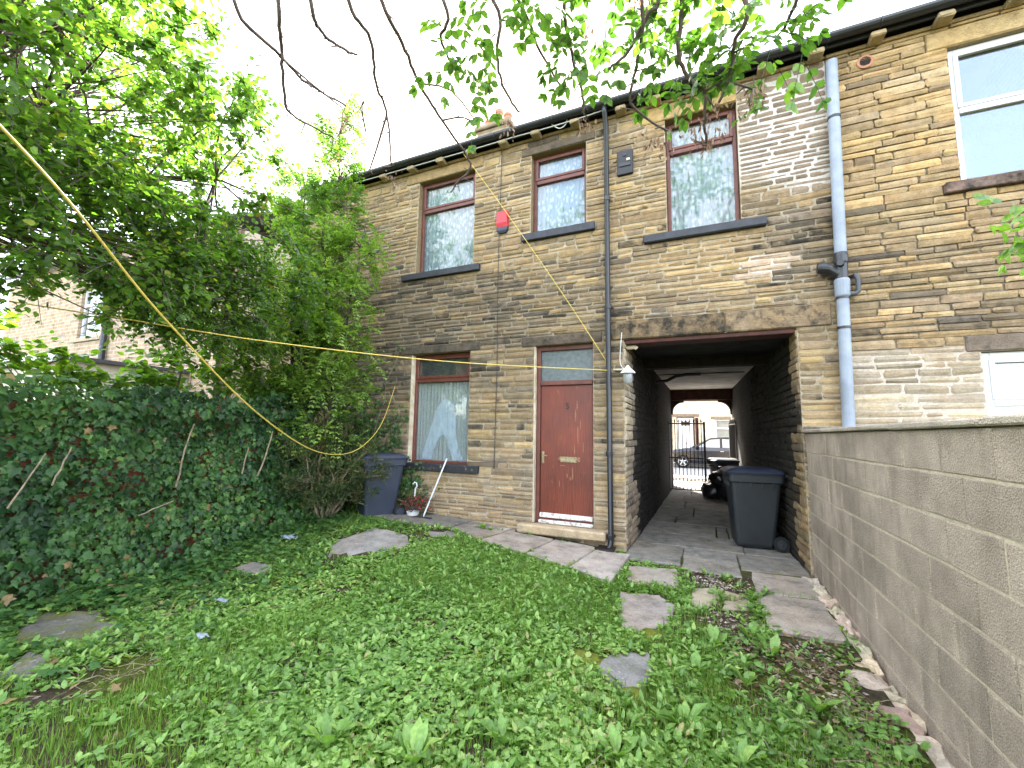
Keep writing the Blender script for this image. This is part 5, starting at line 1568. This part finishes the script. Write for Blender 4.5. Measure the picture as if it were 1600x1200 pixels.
# ---- ash tree standing behind the camera, its branches hanging into view
def ash_tree():
    o = empty('ash_tree', (-.9, -9.4, -.2), label='ash tree whose bare twigs and leafy branches hang over the yard', cat='tree')
    tk = MB()
    base, f1 = Vector((-.9, -9.4, -.3)), Vector((-.8, -9.0, 3.4))
    limb(tk, base, f1, .28, .20, 7, .05, 12)
    hubA, hubB = Vector((-1.55, -5.3, 4.35)), Vector((-.1, -5.0, 4.1))
    pa = limb(tk, f1, hubA, .12, .045, 8, .10, 9); pb = limb(tk, f1, hubB, .12, .045, 8, .10, 9)
    crown_hubs = [Vector((-2.8, -9.8, 6.8)), Vector((.9, -9.6, 6.9)), Vector((-.9, -8.2, 7.6)), Vector((-3.4, -8.0, 6.0)), Vector((1.8, -8.4, 5.9)), Vector((-.8, -11, 7.2)), Vector((-4.6, -9.6, 9.6)), Vector((-2.6, -9.4, 10.2)), Vector((-.6, -9.2, 10.4)), Vector((1.2, -9.3, 9.9)), Vector((-3.4, -11.0, 11.4)), Vector((-.2, -11.2, 12.0))]
    hp = [limb(tk, f1, h, .13, .04, 7, .10, 8) for h in crown_hubs]
    tw = [[(-1.95, -5.03, 3.45), (-1.99, -4.78, 3.42), (-2.06, -4.52, 3.47), (-2.06, -4.23, 3.55)], [(-1.81, -4.91, 3.51), (-1.97, -4.76, 3.43), (-2.11, -4.62, 3.33), (-2.19, -4.51, 3.32), (-2.13, -4.25, 3.33)],
          [(-1.65, -4.86, 3.48), (-1.72, -4.72, 3.47), (-1.72, -4.57, 3.51), (-1.68, -4.52, 3.51)], [(-1.56, -4.72, 3.59), (-1.6, -4.52, 3.58), (-1.71, -4.34, 3.49), (-1.77, -4.17, 3.44), (-1.84, -4.02, 3.2)],
          [(-1.43, -4.63, 3.63), (-1.46, -4.39, 3.57), (-1.5, -4.21, 3.53), (-1.49, -3.97, 3.46), (-1.44, -3.68, 3.33), (-1.57, -3.63, 3.25), (-1.65, -3.59, 3.21)],
          [(-1.08, -4.58, 3.52), (-1.19, -4.44, 3.49), (-1.22, -4.29, 3.49)], [(-.9, -4.42, 3.62), (-.95, -4.27, 3.48), (-.96, -4.17, 3.37), (-.91, -4.06, 3.27)], [(-.79, -4.36, 3.62), (-.77, -4.14, 3.57), (-.69, -3.97, 3.43)],
          [(-.53, -4.4, 3.47), (-.56, -4.19, 3.4), (-.54, -4.05, 3.26), (-.55, -4.0, 3.2)], [(-.18, -4.43, 3.28), (-.2, -4.34, 3.19), (-.25, -4.24, 3.08)], [(-.12, -4.42, 3.3), (-.16, -4.39, 3.25), (-.26, -4.32, 3.17), (-.35, -4.3, 3.13)],
          [(.2, -4.42, 3.13), (.17, -4.3, 3.08), (.15, -4.18, 3.02), (.11, -4.12, 2.95)], [(-.03, -4.4, 3.3), (-.05, -4.26, 3.12), (.01, -4.18, 3.03), (.05, -4.15, 3.0), (.05, -4.03, 2.91), (.06, -3.94, 2.87)], [(.42, -4.5, 3.35), (.40, -4.3, 3.2), (.36, -4.2, 3.15)]]
    side = [[(-1.5, -4.21, 3.53), (-1.35, -4.09, 3.53), (-1.26, -3.93, 3.41)], [(.05, -4.15, 3.0), (.13, -4.17, 3.01), (.24, -4.14, 2.96)], [(-.25, -4.24, 3.08), (-.27, -4.19, 3.02), (-.18, -4.08, 2.97), (-.11, -4.0, 2.96)],
            [(-1.84, -4.3, 3.45), (-1.95, -4.2, 3.5), (-2.0, -4.1, 3.42)], [(-2.0, -4.75, 3.42), (-1.92, -4.6, 3.35), (-1.85, -4.45, 3.3)], [(-1.77, -4.17, 3.44), (-1.9, -4.1, 3.3), (-2.0, -4.05, 3.2)], [(-1.49, -3.97, 3.46), (-1.38, -3.9, 3.5), (-1.3, -3.85, 3.46)]]
    tb = MB()
    for p in tw:
        hub, pth = (hubA, pa) if p[0][0] < -.7 else (hubB, pb)
        pts = smooth_pts([tuple(hub), tuple((hub * .45 + Vector(p[0]) * .55) + Vector((0, 0, .10)))] + p, 7)
        pts = [q + Vector((R.uniform(-.004, .004), R.uniform(-.004, .004), R.uniform(-.004, .004))) for q in pts]
        n = len(pts); tb.tube(pts, [.007 * (1 - i / n) + .0056 for i in range(n)], 5)
    for p in side:
        pts = smooth_pts(p, 3); tb.tube(pts, [.0035 * (1 - i / len(pts)) + .0042 for i in range(len(pts))], 4)
    # knuckles and short spurs on the bare twigs
    for p in tw + side:
        for q in smooth_pts(p, 3)[1:]:
            if R.random() < .5:
                d = Vector((R.uniform(-1, 1), R.uniform(-1, 1), R.uniform(-1, .4))).normalized()
                tb.tube([q, q + d * R.uniform(.02, .10)], [.0042, .0028], 4)
    tk.build('trunk', MAT['bark'], o, smooth=True); tb.build('hanging_twigs', MAT['twig'], o, smooth=True)
    P, T, N, S, C = [], [], [], [], []; rc = MB()
    cl = [((-.99, -4.57, 3.29), .14), ((-1.0, -4.44, 3.17), .15), ((-.86, -4.56, 3.35), .15), ((-.67, -4.48, 3.38), .12), ((-.51, -4.27, 3.21), .15), ((-.4, -4.27, 3.24), .13), ((-.23, -4.31, 3.3), .2), ((-.1, -4.24, 3.25), .2), ((.03, -4.23, 3.24), .2), ((.18, -4.2, 3.2), .17), ((.3, -4.2, 3.18), .17), ((.39, -4.18, 3.14), .13), ((.03, -4.13, 3.10), .11), ((.25, -4.11, 3.08), .11), ((-.08, -4.17, 3.17), .11), ((.05, -4.35, 3.32), .2), ((-.3, -4.4, 3.38), .17), ((.25, -4.35, 3.3), .2)]
    for c, r in cl:
        for k in range(int(4 + r * 40)):
            b = np.array(c) + NR.normal(size=3) * r * .5; b[2] += .03
            d = NR.normal(size=3); d[2] -= .5
            pinnate(P, T, N, S, C, b, d, NR.uniform(.10, .17), 3, .056, .34 + NR.normal(0, .15), rc)
    # the leafy crown behind and above the camera
    hub_pts = [np.array(h) for h in crown_hubs] + [np.array((-1.5, -6.6, 4.9)), np.array((.0, -6.4, 4.9))]
    for i, h in enumerate(hub_pts):
        rr = 1.25 if i < 12 else .7
        for k in range(42 if i < 12 else 14):
            b = h + rand_unit(1)[0] * rr * NR.uniform(.2, 1) ** .5 * np.array([1, 1, .75])
            for q in range(3):
                d = NR.normal(size=3); d[2] -= .3
                pinnate(P, T, N, S, C, b + NR.normal(size=3) * .12, d, NR.uniform(.18, .28), 4, .10, .45 + NR.normal(0, .15))
    leaf_cloud('crown', P, T, N, S, np.array(C), 'ovate', MAT['leaf_ash'], o, .95, kind='stuff')
    rc.build('leaf_stalks', MAT['leaf_ash'], o, kind='stuff')
    # dry ash keys hanging in bunches
    KP, KT, KN, KS, KC = [], [], [], [], []
    for c in [(-2.05, -4.25, 3.45), (-2.12, -4.2, 3.25), (-1.84, -4.0, 3.15), (-.98, -4.05, 3.25), (.06, -3.96, 2.93), (.0, -4.02, 2.95), (.10, -4.0, 2.93), (.22, -4.12, 2.95), (.25, -4.14, 2.98), (-.13, -4.0, 2.92), (-.2, -4.07, 2.94), (.1, -4.12, 2.98), (-.45, -4.3, 3.42), (-.2, -4.45, 3.32), (-.05, -4.4, 3.38), (-.55, -3.98, 3.18)]:
        for k in range(26):
            p = np.array(c) + NR.normal(size=3) * .022; p[2] -= NR.uniform(0, .07)
            KP.append(p); KT.append(NR.normal(size=3) * .35 + [0, 0, -1]); KN.append(NR.normal(size=3)); KS.append(NR.uniform(.025, .042)); KC.append(NR.uniform(0, 1))
    leaf_cloud('ash_keys', KP, KT, KN, KS, np.array(KC), 'lance', MAT['seed'], o, 1.1, kind='stuff')
ash_tree()

# a leafy branch end reaching in over the block wall from the neighbour's garden
def neighbour_shrub():
    o = empty('garden_shrub', (3.1, -3.0, -.2), label='green leafy branch of a shrub reaching in above the block wall', cat='shrub')
    tk = MB(); pts = limb(tk, (3.2, -3.0, -.2), (1.66, -2.95, 2.62), .025, .006, 8, .06, 6); tk.build('trunk', MAT['bark'], o, smooth=True)
    P, T, N, S, C = [], [], [], [], []
    for k in range(14):
        b = np.array(pts[-1]) + NR.normal(size=3) * [.10, .10, .13]
        d = NR.normal(size=3); pinnate(P, T, N, S, C, b, d, .16, 3, .075, .6)
    for q in pts[3:-1]:
        for k in range(10): pinnate(P, T, N, S, C, np.array(q) + NR.normal(size=3) * .15, NR.normal(size=3), .16, 3, .075, .6)
    leaf_cloud('crown', P, T, N, S, np.array(C), 'ovate', MAT['leaf_ash'], o, 1.0, kind='stuff')
neighbour_shrub()

# ================================================================== ivy-covered brick wall
IX = -6.0
iw = empty('brick_wall', (IX - .1, -4, -.1), label='old red brick garden wall almost hidden under ivy', cat='wall')
MB().box(IX - .215, IX - .012, -9, -.05, -.5, 1.75).build('mortar_bed', MAT['mortar'], iw, col=(.24, .20, .15, .3))
brk = []; z = -.12; row = 0
rest_b = MB()
while z < 1.72:
    y = -.06 - (.115 if row % 2 else 0)
    while y > -9:
        k = R.uniform(.7, 1.15); c = (.26 * k, .10 * k, .055 * k, R.uniform(0, .4))
        p = (IX, y - .11, z + .035); px = cam_proj(p)
        brk.append((1 / ((Vector(p) - CAMP).length) if 0 < px[0] < 1600 and px[1] > 600 else 0, (y, z, c)))
        y -= .228
    z += .078; row += 1
brk.sort(key=lambda b: -b[0])
for i, (_, (y, z, c)) in enumerate(brk):
    if i < 300: MB().box(IX - .2, IX + R.uniform(-.003, .003), y - .218, y, z, z + .067, .005).build('brick', MAT['stone'], iw, col=c)
    else: rest_b.box(IX - .2, IX + R.uniform(-.003, .003), y - .218, y, z, z + .067, 0, col=c)
rest_b.build('brickwork', MAT['stone'], iw, kind='stuff')

def ivy():
    o = empty('ivy', (IX + .1, -3.5, -.1), label='dark green ivy smothering the brick garden wall', cat='ivy')
    P, T, N, S, C = [], [], [], [], []
    n = 21000
    ys_ = NR.uniform(-8.2, -.35, n); u = NR.uniform(0, 1, n)
    for y, q, w in zip(ys_, u, NR.uniform(0, 1, n)):
        z = -.12 + q * 2.25
        bul = .22 + .28 * fnoise(y, z, 0, 1.3) + .20 * fnoise(y, z, 5, 3.4)
        if z < .5: bul += (.5 - z) * .55
        if z > 1.6: bul += .10
        dens = fnoise(y, z, 8.8, .95) + .35 * fnoise(y, z, 3.1, 2.6)
        if dens < -.54 and .55 < z < 1.6 and w > .3: continue
        top = 1.93 + .22 * fnoise(y, 0, 4, 1.5)
        if z > top: continue
        x = IX + max(bul, .05) * (1 - .55 * w * w)
        if z > 1.75: x = IX + NR.uniform(-.35, .35)
        P.append((x, y, z + NR.normal() * .02)); T.append((NR.normal() * .35 + .25, NR.normal() * .55, -1 + NR.normal() * .35))
        N.append((1 + NR.normal() * .3, NR.normal() * .45 - .1, .55 + NR.normal() * .35 + (1.2 if z > 1.72 else 0))); S.append(NR.uniform(.03, .10)); C.append(.40 + .45 * fnoise(y, z, 2, 1.2) + .3 * fnoise(y, z, 6, 4.5) + NR.normal(0, .17) + (.55 if NR.random() < .012 else 0))
    leaf_cloud('ivy_leaves', P, T, N, S, np.array(C), 'ivy', MAT['leaf_ivy'], o, kind='stuff')
    st = MB()
    for a, b, r in [((-5.72, -3.0, .75), (-5.66, -2.9, 1.5), .012), ((-5.7, -2.0, .8), (-5.66, -1.85, 1.42), .013), ((-5.66, -2.25, .85), (-5.64, -2.2, 1.2), .010), ((-5.38, -4.45, .75), (-5.42, -4.25, 1.2), .008), ((-5.5, -4.15, .9), (-5.5, -4.05, 1.25), .009), ((-5.6, -3.4, .5), (-5.55, -3.1, .62), .008), ((-5.6, -1.1, .7), (-5.62, -1.0, 1.25), .009)]:
        st = MB(); limb(st, a, b, r, r * .75, 5, .06, 6); st.build('bare_stem', MAT['stem'], o, smooth=True)
    # runners creeping over the foot of the wall
    P, T, N, S, C = [], [], [], [], []
    for k in range(5200):
        y = NR.uniform(-5.6, -.9); reach = 1.25 if y < -2.2 else .75
        x = -5.75 + abs(NR.normal()) * reach * .62
        if any(inpoly(x, y, p) for p in NOPLANT): continue
        P.append((x, y, ground_z(x, y) + NR.uniform(.01, .10))); a = NR.uniform(0, 6.28)
        T.append((math.cos(a), math.sin(a), -.15)); N.append((NR.normal() * .35 + .1, NR.normal() * .35 - .1, 1)); S.append(NR.uniform(.04, .085)); C.append(.6 + NR.normal(0, .17) + .1 * (x + 5))
    leaf_cloud('creeping_ivy', P, T, N, S, np.array(C), 'ivy', MAT['leaf_ivy'], o, kind='stuff')
ivy()

def wall_ivy():
    o = empty('climbing_ivy', (-5.2, -.1, 0), label='ivy strands climbing the house wall beside the downstairs window', cat='ivy')
    st = MB(); P, T, N, S, C = [], [], [], [], []
    for a, b in [((-5.5, -.05, .1), (-4.93, -.05, 2.95)), ((-5.4, -.05, .1), (-4.80, -.05, 1.7)), ((-5.6, -.05, .1), (-5.3, -.06, 2.2)), ((-5.7, -.05, .1), (-5.6, -.06, 2.6)), ((-4.5, -.05, .05), (-4.6, -.06, .78)), ((-4.75, -.05, .05), (-4.35, -.06, .7)), ((-5.2, -.05, .1), (-5.0, -.06, 1.5))]:
        pts = limb(st, a, b, .008, .003, 9, .08, 5)
        for q in pts:
            for k in range(20 if q.z < 1.9 else 6):
                sp_ = .12 if q.z < 1.8 else .05
                P.append((q.x + NR.normal() * sp_, -.04 - abs(NR.normal()) * .06, q.z + NR.normal() * sp_)); T.append((NR.normal() * .5, -.2, -1)); N.append((NR.normal() * .4, -1, .5 + NR.normal() * .3)); S.append(NR.uniform(.035, .07)); C.append(.5 + NR.normal(0, .2))
    for k in range(1100):      # thicker mass left of the bin
        x, z = -5.75 + NR.normal() * .28, 1.15 + NR.normal() * .45
        P.append((x, -.08 - abs(NR.normal()) * .18, z)); T.append((NR.normal() * .5, -.2, -1)); N.append((NR.normal() * .5, -1, .6)); S.append(NR.uniform(.04, .08)); C.append(.5 + NR.normal(0, .2))
    st.build('stems', MAT['stem'], o); leaf_cloud('ivy_leaves', P, T, N, S, np.array(C), 'ivy', MAT['leaf_ivy'], o, kind='stuff')
wall_ivy()

# ---- bright shrubs above the wall
def shrub(name, label, centres, n, size, base, mat='leaf_shrub', tint=.5):
    o = empty(name, base, label=label, cat='shrub')
    tk = MB(); cen = []
    for c, r in centres:
        pts = limb(tk, base, c, .022, .010, 6, .12, 6)
        for k in range(n):
            p = np.array(c) + rand_unit(1)[0] * np.array(r) * NR.uniform(.2, 1) ** .5; cen.append(p)
            if k % 3 == 0: limb(tk, pts[-1 - R.randrange(3)], p, .006, .003, 3, .12, 4)
    tk.build('trunk', MAT['bark'], o, smooth=True)
    P, T, N, S, C = sprays(cen, 18, .30, .1, size, upw=.9)
    leaf_cloud('crown', P, T, N, S, C + (tint - .45), 'ovate', MAT[mat], o, 1.5, kind='stuff')
shrub('bramble_shrub', 'bright green bramble rising above the middle of the ivy wall', [((-6.6, -2.6, 2.25), (.45, .6, .45)), ((-6.5, -2.0, 2.35), (.45, .55, .45)), ((-6.8, -2.9, 2.0), (.4, .5, .3)), ((-6.3, -1.5, 2.1), (.4, .4, .4)), ((-6.5, -1.1, 2.2), (.45, .4, .45))], 26, .10, (-6.9, -2.2, -.1))
shrub('hedge_shrub', 'yellow-green hedge growing behind the ivy wall near the large tree', [((-7.0, -4.6, 2.4), (.5, .6, .45)), ((-6.9, -3.9, 2.1), (.4, .5, .3)), ((-7.3, -5.0, 2.9), (.5, .5, .45)), ((-6.9, -3.5, 1.95), (.35, .4, .22))], 24, .10, (-7.3, -4.2, -.1), tint=.55)
shrub('elder_shrub', 'darker leafy elder behind the conifer at the house corner', [((-6.6, -.7, 2.3), (.5, .4, .6)), ((-6.0, -.6, 2.6), (.45, .3, .5)), ((-6.2, -.6, 1.6), (.45, .3, .5)), ((-6.9, -1.0, 3.2), (.5, .5, .6)), ((-6.1, -.7, 3.3), (.45, .4, .5))], 22, .075, (-6.4, -.6, -.05), 'leaf_ash', .6)

# ---- the low spreading conifer
def conifer():
    bx, by = -5.50, -.98
    o = empty('conifer_bush', (bx, by, -.02), label='brown-green spreading conifer with bare woody stems beside the wheelie bin', cat='conifer')
    tk = MB(); P, T, N, S, C = [], [], [], [], []
    hubs = []
    for k in range(15):
        a = k / 15 * 6.28 + R.uniform(-.2, .2); r = R.uniform(.35, .72); h = R.uniform(.55, 1.15)
        e = (bx + math.cos(a) * r * 1.05, by + math.sin(a) * r * .8, h)
        pts = limb(tk, (bx + math.cos(a) * .05, by + math.sin(a) * .05, -.05), e, .026, .007, 7, .22, 6); hubs.append((pts, e))
    for k in range(5):
        e = (bx + R.uniform(-.35, .25), by + R.uniform(-.25, .2), R.uniform(1.35, 1.75))
        pts = limb(tk, (bx, by, 0), e, .030, .006, 7, .1, 6); hubs.append((pts, e))
    for pts, e in hubs:
        for k in range(20):
            q = pts[R.randrange(4, len(pts))]
            p = np.array(q) + NR.normal(size=3) * [.16, .14, .12]; p[2] = max(p[2], .35 + .2 * NR.random())
            limb(tk, q, p, .005, .002, 2, .1, 3)
            out = p - np.array([bx, by, .5]); out /= np.linalg.norm(out); tt = .45 + NR.normal(0, .2)
            for j in range(34):
                d = out + NR.normal(size=3) * .7; d[2] += .35
                P.append(p + NR.normal(size=3) * .05); T.append(d); N.append(NR.normal(size=3)); S.append(NR.uniform(.05, .10)); C.append(tt + NR.normal(0, .12))
    tk.build('trunk', MAT['stem'], o, smooth=True)
    leaf_cloud('crown', P, T, N, S, np.array(C), 'needle', MAT['leaf_conifer'], o, kind='stuff')
conifer()

# ================================================================== ground cover
def free(x, y, m=0.0):
    return not any(inpoly(x, y, p) for p in NOPLANT) and x < 1.02 and not (-.95 < x < 1.05 and y > -.5) and not (y > -.12)
BARE = [((.10, -.78), .34), ((.12, -1.80), .26), ((.72, -2.3), .45), ((.85, -3.0), .40), ((.55, -2.75), .34), ((.6, -3.5), .3), ((.35, -2.3), .2), ((-4.3, -3.6), .35), ((-3.6, -4.5), .30), ((-1.9, -4.9), .25), ((.2, -2.9), .25), ((-3.3, -2.6), .2), ((-.9, -2.5), .18)]
def bare(x, y):
    return any(math.hypot(x - c[0], (y - c[1])) < r * (1 + .6 * fnoise(x, y, 0, 3)) for c, r in BARE)

def weeds():
    P, T, N, S, C = [], [], [], [], []
    n = 0
    while n < 13500:
        # more plants where the camera stands closer
        x, y = NR.uniform(-5.9, 1.0), -.15 - 6.2 * NR.random() ** .9
        if not free(x, y): continue
        lawn = x > -3.2 and y < -1.0
        den = .58 + .85 * fnoise(x, y, 1, .9) + .65 * fnoise(x, y, 2, 2.9)
        if y > -1.0 and x > -4: den -= .25
        if bare(x, y): den -= .62
        if math.hypot(x + 1.6, y + 1.7) < .9: den -= .30      # the smoother grass by the path
        if NR.random() > den: continue
        n += 1
        big = .75 + .5 * NR.random(); gz = ground_z(x, y); tt = .5 + .45 * fnoise(x, y, 7, 1.1) + NR.normal(0, .1)
        h = NR.uniform(.008, .04)
        for k in range(NR.integers(4, 9)):
            a = NR.uniform(0, 6.28); r = NR.uniform(.01, .065) * big
            P.append((x + math.cos(a) * r, y + math.sin(a) * r, gz + h * NR.uniform(.5, 1.4)))
            T.append((math.cos(a), math.sin(a), NR.uniform(-.2, .45))); N.append((NR.normal() * .3 - math.cos(a) * .25, NR.normal() * .3 - math.sin(a) * .25, 1)); S.append((NR.uniform(.016, .040) if NR.random() < .85 else NR.uniform(.04, .06)) * big); C.append(tt + NR.normal(0, .13))
    pick = np.array([fnoise(p[0], p[1], 31, 1.0) + .25 * NR.normal() for p in P]) > .22
    sel = lambda a_, m: np.array(a_)[m]
    leaf_cloud('ground_weeds', sel(P, ~pick), sel(T, ~pick), sel(N, ~pick), sel(S, ~pick), sel(C, ~pick), 'round', MAT['leaf_weed'], kind='stuff', label='carpet of round-leaved weeds covering the yard', cat='weeds')
    leaf_cloud('lobed_weeds', sel(P, pick), sel(T, pick), sel(N, pick), sel(S, pick) * 1.15, sel(C, pick), 'ivy', MAT['leaf_weed'], kind='stuff', label='lobed-leaved ground cover in patches through the lawn', cat='weeds')
    # small pointed leaves mixed in
    P, T, N, S, C = [], [], [], [], []
    n = 0
    while n < 3400:
        x, y = NR.uniform(-4.5, 1.0), -.6 - 5.4 * NR.random() ** .85
        if not free(x, y) or (bare(x, y) and NR.random() < .6): continue
        if .5 + .8 * fnoise(x, y, 21, 1.1) < NR.random(): continue
        n += 1; gz = ground_z(x, y); tt = .5 + NR.normal(0, .18)
        for k in range(NR.integers(3, 8)):
            a = NR.uniform(0, 6.28)
            P.append((x + NR.normal() * .012, y + NR.normal() * .012, gz + NR.uniform(.0, .04))); T.append((math.cos(a), math.sin(a), NR.uniform(.15, 1.3))); N.append((-math.cos(a), -math.sin(a), 1.2)); S.append(NR.uniform(.03, .075)); C.append(tt + NR.normal(0, .12))
    leaf_cloud('leafy_seedlings', P, T, N, S, np.array(C), 'ovate', MAT['leaf_weed'], kind='stuff', width=.8, label='pointed-leaved seedlings mixed through the lawn', cat='weeds')
weeds()

def grass():
    N_ = 125000
    x = NR.uniform(-5.2, 1.02, N_ * 2); y = -.5 - 5.6 * NR.random(N_ * 2) ** .9
    P = []; 
    for a, b in zip(x, y):
        if len(P) >= N_: break
        d = .50 + .9 * fnoise(a, b, 14, .8) + (.5 if math.hypot((a + 1.5) / 1.3, b + 1.7) < .9 else 0)
        if a < -3.3: d -= .5
        elif a < -2.3 and b < -3.8: d -= .35
        if a > .1 and b > -3.2: d -= .45
        if bare(a, b): d -= .3
        if d < NR.random() * .8 or not free(a, b): continue
        P.append((a, b, ground_z(a, b) - .004))
    P = np.array(P); n = len(P)
    a = NR.uniform(0, 6.28, n); lean = NR.uniform(.1, .9, n)
    T = np.stack([np.cos(a) * lean, np.sin(a) * lean, np.ones(n)], 1); Nn = np.stack([-np.cos(a), -np.sin(a), lean], 1)
    leaf_cloud('lawn_grass', P, T, Nn, NR.uniform(.03, .085, n), np.clip(NR.normal(.45, .22, n), 0, 1), 'blade', MAT['grass'], kind='stuff', width=1.1, label='patchy lawn grass between the weeds', cat='grass')
grass()

def rosettes():
    spots = [(-.15, -3.35), (.1, -3.55), (.32, -3.2), (-.45, -3.75), (-.2, -4.0), (-1.0, -3.9), (-1.35, -4.2), (-.75, -4.2), (-1.8, -4.3), (.45, -3.6), (.55, -2.9), (.2, -2.75), (-1.2, -3.4), (.02, -2.3), (.4, -2.3), (-.1, -2.75), (-1.0, -4.4), (-.95, -3.15), (.28, -2.05), (-.2, -.72), (.0, -.62), (.18, -.66), (-2.9, -.33), (-2.78, -.22), (-3.05, -.28)]
    for i, (x, y) in enumerate(spots):
        P, T, N, S, C = [], [], [], [], []
        gz = ground_z(x, y); big = R.uniform(.75, 1.2) * (.75 if y > -1 else 1)
        for k in range(R.randrange(8, 14)):
            a = NR.uniform(0, 6.28)
            P.append((x + math.cos(a) * .012, y + math.sin(a) * .012, gz + .005)); T.append((math.cos(a), math.sin(a), NR.uniform(.3, 1.5))); N.append((-math.cos(a), -math.sin(a), 1)); S.append(NR.uniform(.08, .16) * big); C.append(.5 + NR.normal(0, .15))
        leaf_cloud('dandelion_plant', P, T, N, S, np.array(C), 'lance', MAT['leaf_weed'], width=1.5, cat='weed plant', **({'label': 'long-leaved weed at the foot of the house wall left of the door step', 'group': 'weeds along the house wall'} if y > -1 and x < -2 else {'label': 'long-leaved weed in the gravel gap at the mouth of the passage', 'group': 'weeds at the passage mouth'} if y > -1 else {'label': 'rosette of long leaves on the bare soil by the block wall', 'group': 'rosettes by the block wall'} if x > .15 else {'label': 'rosette of long toothed leaves standing up from the lawn', 'group': 'long-leaved rosettes in the lawn'}))
rosettes()

def grit():
    mb = MB(); n = 0
    while n < 1500:
        if n < 1000:
            c, r = BARE[R.choice((0, 0, 1, 2, 3, 3, 2, 7))]
            x, y = c[0] + R.gauss(0, r * .6), c[1] + R.gauss(0, r * .6)
        else: x, y = R.uniform(-5, 1), R.uniform(-5.5, -.5)
        if not free(x, y): continue
        n += 1; s = R.uniform(.006, .022); z = ground_z(x, y)
        k = R.uniform(.15, .5)
        vs = [(x + R.uniform(.5, 1.2) * s * a, y + R.uniform(.5, 1.2) * s * b, z + R.uniform(.2, .9) * s * c) for a, b, c in ((1, 0, 0), (0, 1, 0), (-1, 0, 0), (0, -1, 0), (0, 0, 1), (0, 0, -1))]
        mb.add(vs, [(0, 1, 4), (1, 2, 4), (2, 3, 4), (3, 0, 4), (1, 0, 5), (2, 1, 5), (3, 2, 5), (0, 3, 5)], (k, k * .86, k * .7, 0))
    mb.build('gravel', MAT['stone'], kind='stuff', label='loose gravel and grit on the bare soil', cat='gravel')
    P, T, N, S, C = [], [], [], [], []
    for k in range(1500):
        if k < 800: c, r = BARE[R.choice((2, 3, 3, 4, 5, 6, 9, 2))]; x, y = c[0] + R.gauss(0, r * .7), c[1] + R.gauss(0, r * .7)
        else: x, y = R.uniform(-5.4, 1), R.uniform(-5.5, -.3)
        if not free(x, y): continue
        a = NR.uniform(0, 6.28); P.append((x, y, ground_z(x, y) + NR.uniform(.004, .03))); T.append((math.cos(a), math.sin(a), NR.normal() * .2)); N.append((NR.normal() * .4, NR.normal() * .4, 1)); S.append(NR.uniform(.02, .06)); C.append(NR.uniform(0, 1))
    leaf_cloud('leaf_litter', P, T, N, S, np.array(C), 'ovate', MAT['dead'], kind='stuff', width=.9, label='dead leaves and bark chips scattered on the soil', cat='leaf litter')
grit()

def straw():
    mb = MB()
    for k in range(700):
        if k < 350: c, r = BARE[R.choice((2, 3, 4, 5, 7, 8))]; x, y = c[0] + R.gauss(0, r * .8), c[1] + R.gauss(0, r * .8)
        else: x, y = R.uniform(-5.2, 1), R.uniform(-5.5, -.6)
        if not free(x, y): continue
        a = R.uniform(0, 6.28); l = R.uniform(.04, .16); z = ground_z(x, y) + R.uniform(.01, .05)
        mb.tube([(x, y, z), (x + math.cos(a) * l * .5, y + math.sin(a) * l * .5, z + R.uniform(0, .03)), (x + math.cos(a) * l, y + math.sin(a) * l, z + R.uniform(-.01, .03))], [.0022, .002, .0012], 3, caps=False)
    mb.build('dead_stalks', MAT['stem'], kind='stuff', label='dry stalks and twigs lying among the weeds', cat='dead stalks')
straw()
